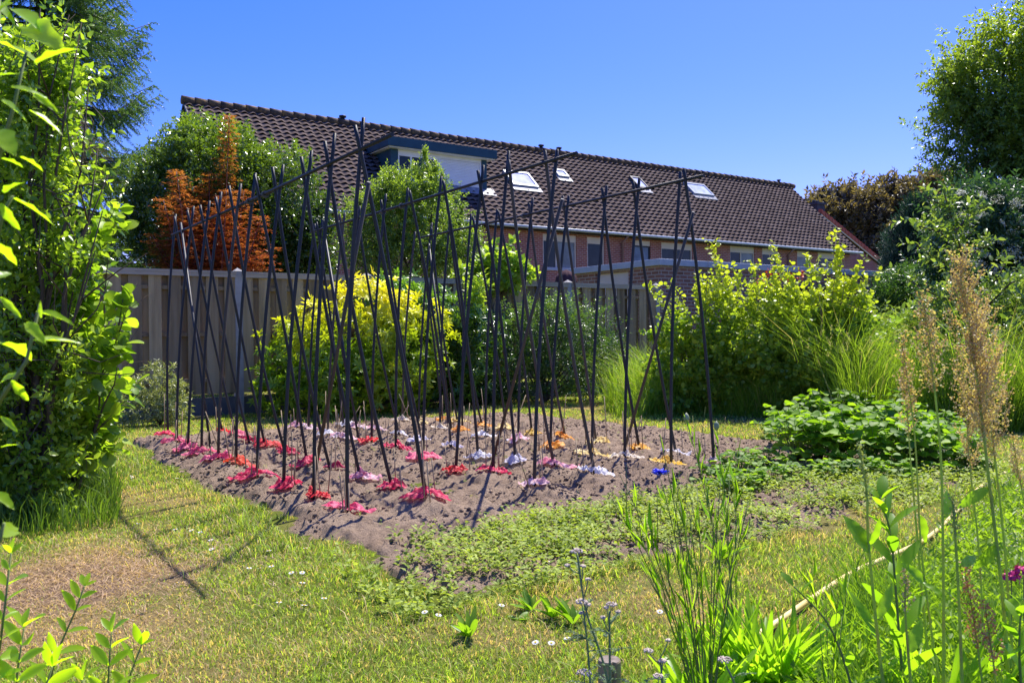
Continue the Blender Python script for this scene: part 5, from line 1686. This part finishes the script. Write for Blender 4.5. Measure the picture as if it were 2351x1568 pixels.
sorrel('tallest seed stalk with a long dense tan and pink plume, right side', [(2318, 1640), (2304, 1393), (2271, 1107), (2237, 821), (2205, 640)], 1.95, (595, 1010, 62), M_tan,
       [(2271, 1120, 2195, 1165, .3), (2300, 1400, 2351, 1370, .4), (2290, 1250, 2240, 1310, .35)], .0055, 2.0)
sorrel('seed stalk with a dense tan plume just right of the tallest plume base', [(2330, 1600), (2310, 1300), (2290, 1100), (2262, 880), (2250, 760)], 2.1, (720, 1060, 45), M_tan, [], .004, 1.4)
sorrel('thin seed stalk with a loose tan plume, left neighbour of the tallest plume', [(2166, 1600), (2166, 1369), (2160, 1050), (2137, 821), (2122, 690)], 1.85, (675, 905, 38), M_tan,
       [(2166, 1190, 2185, 1120, .35), (2166, 1369, 2120, 1330, .3)], .0042, 1.2)
sorrel('slender seed stalk with a thin tan plume bending left at the top', [(2158, 1600), (2137, 1440), (2114, 1250), (2100, 1000), (2072, 790)], 1.9, (770, 950, 26), M_tan, [(2125, 1340, 2080, 1290, .3)], .0035, 1.0)
sorrel('slender green stalk with sparse tan tufts, left of the bending one', [(2140, 1600), (2120, 1400), (2103, 1200), (2090, 1050), (2082, 925)], 2.0, (850, 1000, 22), M_tan, [(2082, 950, 2095, 905, .5), (2110, 1180, 2135, 1250, .3)], .0036, .8)
sorrel('stalk with a narrow green-tan spike standing alone left of the plumes', [(2040, 1640), (2023, 1536), (1994, 1250), (1990, 1130), (1971, 1020)], 1.75, (1015, 1150, 12), M_lgreen,
       [(1998, 1270, 1950, 1180, .42), (1996, 1250, 2030, 1195, .3), (2010, 1420, 2060, 1340, .3)], .0048, .8)
sorrel('thin stalk with a loose tan plume behind the tallest plume', [(2262, 1600), (2250, 1297), (2230, 1100), (2218, 954), (2196, 850)], 2.25, (800, 1080, 34), M_tan, [], .0034, 1.0)
sorrel('stalk with a short green-tan spike in the middle of the stalk group', [(2212, 1640), (2209, 1568), (2200, 1350), (2190, 1190), (2186, 1150)], 1.7, (1140, 1230, 12), M_lgreen, [(2205, 1300, 2250, 1270, .3)], .0045, .8)
sorrel('low stalk with dark narrow seed spike among the broad leaves', [(2095, 1640), (2085, 1500), (2078, 1400), (2080, 1330)], 1.7, (1310, 1400, 10), M_tan, [(2085, 1500, 2120, 1420, .35)], .004, .8)
sorrel('seed stalk with a pale tan plume cut by the right edge', [(2400, 1400), (2370, 1250), (2345, 1120), (2325, 1010)], 2.3, (1000, 1120, 24), M_tan, [], .003, 1)
sorrel('low stalk with loose rusty red seed clusters near the bottom right', [(2262, 1640), (2250, 1530), (2235, 1420), (2215, 1310)], 1.75, (1300, 1490, 30), M_rust, [], .003, .7)
sorrel('second rusty red seed stalk, right of the first one at the bottom right', [(2290, 1650), (2285, 1560), (2275, 1480), (2262, 1400)], 1.7, (1390, 1540, 26), M_rust, [], .003, .7)


def leaf_clump(name, label, px, depth, n, L, W, mat, el=(.7, 1.45), tmpl=DOCK, spread=.05, cat='plant', group=None):
    c = PX(px, 900, depth); c[2] = 0
    T_ = plant(name, c, label, cat, group)
    a = rng.random(n) * 6.28; e = el[0] + (el[1] - el[0]) * rng.random(n)
    d = np.stack([np.cos(a) * np.cos(e), np.sin(a) * np.cos(e), np.sin(e)], 1)
    p = c + np.stack([np.cos(a), np.sin(a), 0 * a], 1) * spread * rng.random(n)[:, None]
    s = .65 + .5 * rng.random(n)
    up = nrm(np.array([0, 0, 1.]) + rng.normal(size=(n, 3)) * .35)
    foliage('foliage', [leaves(p, d, up, L * s, W * (.7 + .6 * rng.random(n)), tmpl)], mat, T_)
    return T_


M_plan = leafmat('plantain_leaf', (.14, .27, .015), (.30, .44, .03), tr=.55, rough=.4, spec=.5, nscale=6, trans_boost=2.4)
PLAN = big_leaf(10, 0, .35, .02, .0, peak=.5)
leaf_clump('plantain_clump', 'big dense clump of long narrow green leaves at the bottom, left of the hose', 1745, 2.35, 190, .27, .019, M_plan, (.85, 1.5), PLAN, .08)
leaf_clump('plantain_clump', 'smaller clump of long bright leaves left of the big narrow-leaved clump', 1590, 2.15, 34, .23, .026, M_plan, (.95, 1.5), PLAN, .05)
leaf_clump('plantain_clump', 'low bright leaf clump at the bottom edge right of the wooden stake', 1480, 2.1, 22, .20, .026, M_plan, (.4, 1.3), PLAN, .06)
for lb, px, dep, n, L, W in (('broad upright dark dock leaves in front of the hose end', 2045, 1.75, 6, .30, .062), ('broad bright dock leaf clump at the bottom edge right of the hose', 1960, 1.6, 8, .20, .065),
                             ('large dock leaves in the bottom right corner', 2325, 1.6, 9, .33, .068), ('long dock leaves between the seed stalks at the lower right', 2190, 1.9, 14, .34, .034),
                             ('tall pale dock leaves left of the seed stalks', 2110, 2.1, 10, .38, .036), ('wavy narrow leaves at the bottom right under the rusty stalks', 2240, 1.5, 12, .24, .03)):
    leaf_clump('dock_plant', lb, px, dep, n, L, W, M_dock, (.95, 1.5), DOCK, .04)


def leafy_stalk(label, line, depth, n, L, W):
    """upright stalk with long leaves all the way up"""
    T_ = plant('leafy_stalk', PX(*line[0], depth), label, 'plant')
    pts = smooth_line([PX(x, y, depth) for x, y in line], 5)
    stems_mesh('stem', [(pts, .0035, .0015)], M_green_stem, T_, 6)
    A = np.array(pts); idx = np.linspace(0, len(A) - 1.001, n); i0 = idx.astype(int); f = (idx - i0)[:, None]
    p = A[i0] * (1 - f) + A[i0 + 1] * f; a = np.arange(n) * 2.4 + rng.random(n)
    d = np.stack([np.cos(a) * .55, np.sin(a) * .55, .85 + 0 * a], 1)
    foliage('foliage', [leaves(p, d, nrm(np.array([0, 0, 1.]) + rng.normal(size=(n, 3)) * .3), L * (1.1 - .6 * np.linspace(0, 1, n)), W, PLAN)], M_dock, T_)


leafy_stalk('stout leafy stalk with long bright leaves right of the lone green spike', [(2075, 1600), (2060, 1400), (2045, 1230), (2020, 1140)], 1.95, 22, .13, .026)
leafy_stalk('arching leafy stalk left of the lone green spike, by the hose', [(1965, 1640), (1945, 1540), (1900, 1430), (1822, 1345)], 1.8, 12, .075, .016)
leafy_stalk('leafy stalk at the right edge below the magenta flowers', [(2345, 1600), (2340, 1480), (2345, 1390)], 1.9, 12, .10, .02)


def wiry(label, base, tips, depth, flower=None, name='cornflower_plant', r=.0022):
    T_ = plant(name, PX(*base, depth), label, 'plant')
    b = PX(*base, depth); b[2] = 0; st = []; P = []; D = []
    for tip in tips:
        e = PX(*tip, depth + .12 * rng.normal()); m_ = b * .45 + e * .55 + np.array([0, 0, .06]) - (e - b) * np.array([.15, .15, 0])
        pts = [(1 - t) ** 2 * b + 2 * t * (1 - t) * m_ + t * t * e for t in np.linspace(0, 1, 9)]
        st.append((pts, r, r * .4))
        A = np.array(pts); L = np.linalg.norm(e - b); n = int(L / .045)
        t = .12 + .82 * rng.random(n); q = np.stack([np.interp(t, np.linspace(0, 1, 9), A[:, i]) for i in range(3)], 1)
        P.append(q); D.append(nrm(np.tile(e - b, (n, 1)) * 1.6 + rdir(n) * L * .55))
        for _ in range(2):
            k = rng.integers(4, 8); q = A[k]; e2 = q + nrm(e - b + rdir(1)[0] * L * .35) * L * .22; st.append(([q, (q + e2) / 2, e2], r * .5, r * .3))
    P = np.concatenate(P); D = np.concatenate(D)
    foliage('foliage', [leaves(P, D, rdir(len(P)), .07 * (.5 + .8 * rng.random(len(P))), .0035, LEAF_D)], M_plan, T_)
    stems_mesh('stems', st, M_green_stem, T_, 5)
    # closed buds at the tips
    mb = MB()
    for tip in tips[::2]:
        e = PX(*tip, depth); mb.tube([e, e + [0, 0, .006], e + [0, 0, .013]], [.0015, .0042, .001], 8, True)
    return T_, mb


W1, bud = wiry('wiry branching green plant with one blue flower at the bottom centre right', (1625, 1620), [(1514, 997), (1423, 1090), (1560, 1150), (1600, 1120), (1640, 1180), (1660, 1230), (1445, 1190), (1490, 1210), (1540, 1250), (1470, 1290), (1590, 1230), (1700, 1200), (1517, 1100), (1655, 1100), (1405, 1145), (1720, 1150)], 2.05)
bl = surf('blue_petal', (.08, .10, .70), (.16, .16, .85), 20, .6)
c = PX(1517, 1088, 2.05); n = 26; a = rng.random(n) * 6.28
foliage('flower', [leaves(np.tile(c, (n, 1)), np.stack([np.cos(a), np.sin(a), .25 + .5 * rng.random(n)], 1), rdir(n) + np.array([0, 0, 1.]), .024, .012, LEAF_P)], bl, W1)
W2, _ = wiry('tall thin wiry stems with small closed buds in front of the soil, right', (1690, 1560), [(1576, 966), (1645, 985), (1590, 1000), (1690, 1010), (1655, 1040)], 2.5, r=.0017)
bc = surf('bud_green', (.20, .26, .12), (.34, .36, .2), 20, .6)
for q in ((1576, 966), (1645, 985)):
    e = PX(*q, 2.5); MB().tube([e - [0, 0, .004], e + [0, 0, .006], e + [0, 0, .016], e + [0, 0, .024]], [.003, .009, .007, .001], 10).build('bud', bc, W2)
wiry('wiry young plant rising over the hose, in front of the lawn', (1905, 1640), [(1862, 1300), (1895, 1340), (1925, 1365), (1950, 1320)], 2.0, r=.0014)

# grey woolly flower stems
M_grey = surf('woolly_grey', (.42, .34, .26), (.70, .58, .46), 60, .95)
M_greyleaf = leafmat('grey_green_leaf', (.10, .16, .09), (.24, .32, .20), tr=.3, rough=.7)


def yarrow(label, line, depth, heads, nleaf=12):
    T_ = plant('yarrow', PX(*line[0], depth), label, 'plant', 'grey-headed yarrow stems at the bottom')
    pts = smooth_line([PX(x, y, depth) for x, y in line], 5)
    st = [(pts, .0030, .0018)]
    A = np.array(pts)
    top = pts[-1]
    for i, (hx, hy, s) in enumerate(heads):
        hc = PX(hx, hy, depth)
        j = max(0, len(pts) - 1 - 2 * min(i, 3)) if i else len(pts) - 1
        k = int(np.argmin(np.linalg.norm(A - (hc - [0, 0, .03]), axis=1)))
        st.append(([A[k], (A[k] + hc) / 2 - [0, 0, .004], hc], .0014, .001))
        n = int(30 * s) + 8; u = rdir(n); u[:, 2] = np.abs(u[:, 2]) * .5
        mb = MB()
        for q in u:
            cc = hc + q * np.array([.013, .013, .010]) * s
            mb.tube([cc - [0, 0, .002], cc, cc + [0, 0, .0022]], [.0012, .0024, .0010], 6, True)
        mb.build('flower_head', M_grey, T_)
    idx = rng.random(nleaf) * (len(A) - 2); i0 = idx.astype(int); p = A[i0]; a = rng.random(nleaf) * 6.28
    d0 = np.stack([np.cos(a), np.sin(a), .35 + .5 * rng.random(nleaf)], 1); P = []; D = []
    for q, dd in zip(p, nrm(d0)):
        for t in np.linspace(0, 1, 16):
            b_ = q + dd * .055 * t - np.array([0, 0, .018]) * t * t
            for s in (-1, 1):
                P.append(b_); D.append(dd * .4 + s * np.cross(dd, [0, 0, 1.]) + [0, 0, .3 * rng.normal()])
        st.append(([q, q + dd * .028 - [0, 0, .004], q + dd * .055 - [0, 0, .018]], .0009, .0006))
    foliage('foliage', [leaves(np.array(P), np.array(D), rdir(len(P)), .006, .003, LEAF_D)], M_greyleaf, T_)
    stems_mesh('stem', st, M_greyleaf, T_, 6)


yarrow('tallest grey-headed woolly stem in the bottom centre', [(1410, 1640), (1385, 1520), (1345, 1400), (1326, 1275)], 1.75, [(1323, 1266, 1.0), (1338, 1300, .4), (1303, 1298, .35), (1350, 1330, .35)], 14)
yarrow('grey-headed woolly stem directly left of the wooden stake', [(1358, 1640), (1352, 1520), (1340, 1400)], 1.75, [(1335, 1382, .9), (1350, 1388, .4), (1334, 1407, .3)], 10)
yarrow('grey-headed woolly stem directly in front of the wooden stake', [(1400, 1640), (1400, 1500), (1399, 1402)], 1.75, [(1404, 1388, .8), (1393, 1395, .35), (1419, 1404, .35), (1384, 1417, .35)], 10)
yarrow('short grey-headed stem at the bottom edge left of the wooden stake', [(1345, 1660), (1343, 1580)], 1.7, [(1341, 1545, 1.1)], 5)
yarrow('two-headed grey stem among bright leaves right of the stake', [(1525, 1660), (1520, 1560), (1515, 1510)], 1.75, [(1488, 1494, .7), (1521, 1517, .6), (1534, 1470, .35)], 8)
yarrow('grey-headed stem bending left at the bottom under the narrow-leaved clump', [(1700, 1660), (1690, 1580), (1668, 1530)], 1.7, [(1664, 1515, 1.0)], 8)
yarrow('small grey-headed stem at the bottom edge between bright leaf clumps', [(1520, 1680), (1515, 1600), (1512, 1570)], 1.7, [(1511, 1552, .7)], 5)

# magenta sweet william at the right edge
M_mag = surf('magenta_petal', (.45, .01, .12), (.65, .03, .22), 30, .6)
for lb, px, py in (('magenta flower cluster at the right edge, the left one', 2322, 1328), ('magenta flower cluster at the right edge, the right one', 2350, 1312)):
    c = PX(px, py, 2.3); T_ = plant('sweet_william', c, lb, 'flower', 'magenta flower clusters')
    n = 60; u = rdir(n); u[:, 2] = np.abs(u[:, 2]); P_ = c + u * np.array([.022, .022, .014])
    foliage('flowers', [leaves(P_, rdir(n), u + .3 * rdir(n), .013, .012, LEAF_P)], M_mag, T_)
    stems_mesh('stem', [([np.array([c[0], c[1], 0]), c * .5 + np.array([c[0], c[1], 0]) * .5, c], .002, .0015)], M_green_stem, T_)

# herb border: everything between the hose and the right edge, and the bottom right corner
M_herb = leafmat('herb_leaf', (.11, .21, .015), (.25, .38, .03), tr=.45, rough=.45, third=(.30, .42, .05), nscale=3)


M_pet = leafmat('white_petal', (.62, .56, .42), (.80, .74, .58), tr=.4, rough=.7, trans_boost=1.1)


def make_border():
    n = 5200
    px = 1480 + 1050 * rng.random(n); d = 1.75 + 4.3 * rng.random(n) ** 1.6
    lim = np.interp(px, [1480, 1780, 1960, 2120, 2260, 2351, 2530], [1620, 1600, 1530, 1400, 1230, 1150, 1100])
    s = (px - 1175.5) / F_PX * d; x = s * rgt_h[0] + d * fwd_h[0]; y = s * rgt_h[1] + d * fwd_h[1]
    pyg = 772 + 1.02 * F_PX / d
    k = pyg > lim + 12 + 30 * (fbm(x, y, 4, 2) - .5); x, y, d, px = x[k], y[k], d[k], px[k]; n = len(x)
    h = np.where(d < 2.6, .14, .16) * (.5 + 1.0 * fbm(x, y, 2.5, 2)) * (.6 + .8 * rng.random(n))
    h *= np.clip((px - 1750) / 400 + .55, .45, 1.3)
    parts = []
    for j in range(12):
        t = (j + .5) / 12; a = rng.random(n) * 6.28
        p = np.stack([x + .012 * rng.normal(size=n), y + .012 * rng.normal(size=n), h * t], 1)
        dd = np.stack([np.cos(a), np.sin(a), .3 + .7 * t + .2 * rng.normal(size=n)], 1)
        parts.append(leaves(p, dd, np.array([0, 0, 1.]) + .4 * rng.normal(size=(n, 3)), .030 * (.5 + .8 * rng.random(n)), .011 * (.6 + .9 * rng.random(n)), LEAF_D))
    tag(foliage('border_herbs', parts, M_herb, None), 'mixed low green herbs growing between the hose and the right edge', 'plants', kind='stuff')
    m = 26000
    px = 1420 + 1100 * rng.random(m); d = 1.7 + 3.6 * rng.random(m) ** 1.5
    lim = np.interp(px, [1420, 1480, 1780, 1960, 2120, 2260, 2351, 2530], [1620, 1600, 1560, 1480, 1350, 1180, 1120, 1080])
    s = (px - 1175.5) / F_PX * d; x = s * rgt_h[0] + d * fwd_h[0]; y = s * rgt_h[1] + d * fwd_h[1]
    k = 772 + 1.02 * F_PX / d > lim; x, y, d, px = x[k], y[k], d[k], px[k]; m = len(x)
    c = rng.random((m, 1)); col = np.array([.10, .19, .015]) * c + np.array([.20, .32, .03]) * (1 - c)
    V, T, C = blades(x, y, np.zeros(m), (.06 + .16 * rng.random(m) ** 1.5) * np.clip((px - 1700) / 400 + .5, .4, 1.2), .004 + .0025 * rng.random(m), col, .7)
    tag(link('border_grass', mesh_np('border_grass', V, T, 3, False, C), None, M_grass), 'longer rough grass mixed with the herbs at the lower right', 'grass', kind='stuff')
    m = 9000
    px = 1930 + 520 * rng.random(m); d = 1.75 + 1.3 * rng.random(m)
    s = (px - 1175.5) / F_PX * d; x = s * rgt_h[0] + d * fwd_h[0]; y = s * rgt_h[1] + d * fwd_h[1]
    k = fbm(x, y, 4, 2, 3) > .40; x, y = x[k], y[k]; m = len(x)
    c = rng.random((m, 1)); col = np.array([.12, .23, .015]) * c + np.array([.26, .42, .03]) * (1 - c)
    V, T, C = blades(x, y, np.zeros(m), .10 + .26 * rng.random(m) ** 1.4, .0045 + .003 * rng.random(m), col, .55)
    tag(link('long_grass', mesh_np('long_grass', V, T, 3, False, C), None, M_grass), 'long bright grass around the seed stalks in the lower right corner', 'grass', kind='stuff')
    # little white flowers
    px = 2080 + 330 * rng.random(150); d = 2.8 + 3.0 * rng.random(150); c = np.array([PX(a, 900, b) for a, b in zip(px, d)]); c[:, 2] = .14 + .14 * rng.random(150)
    P = np.repeat(c, 9, 0) + rng.normal(size=(1350, 3)) * .008
    tag(foliage('white_flowers', [leaves(P, rdir(1350), rdir(1350), .008, .006, LEAF_D)], M_pet, None), 'sprinkle of tiny white flowers over the green herbs at the right', 'flowers', kind='stuff')


make_border()


def left_floor():
    """rough grass and dead stalks under the left shrub"""
    n = 5000
    px = -60 + 330 * rng.random(n); d = 3.6 + 3.2 * rng.random(n)
    s = (px - 1175.5) / F_PX * d; x = s * rgt_h[0] + d * fwd_h[0]; y = s * rgt_h[1] + d * fwd_h[1]
    k = (772 + 1.02 * F_PX / d < 1235 - .12 * px) & (px < 250 - .4 * (d - 4) * 60 + 60); x, y = x[k], y[k]; n = len(x)
    c = rng.random((n, 1)); col = np.array([.07, .14, .015]) * c + np.array([.16, .26, .03]) * (1 - c)
    V, T, C = blades(x, y, np.zeros(n), .08 + .22 * rng.random(n) ** 2, .006, col, .6)
    tag(link('rough_grass', mesh_np('rough_grass', V, T, 3, False, C), None, M_grass), 'rough uncut grass under the left shrub', 'grass', kind='stuff')
    n = 6500
    c = GZ(150, 1335); x = c[0] + .5 * rng.normal(size=n); y = c[1] + .40 * rng.normal(size=n)
    col = np.array([.52, .37, .23]) * (.5 + .7 * rng.random((n, 1)))
    V, T, C = blades(x, y, np.zeros(n) + .002, .012 + .02 * rng.random(n), .004, col, 3.5)
    tag(link('dead_straw', mesh_np('dead_straw', V, T, 3, False, C), None, M_grass), 'dead straw coloured grass litter on the bare patch at the lower left', 'dry grass', kind='stuff')


left_floor()
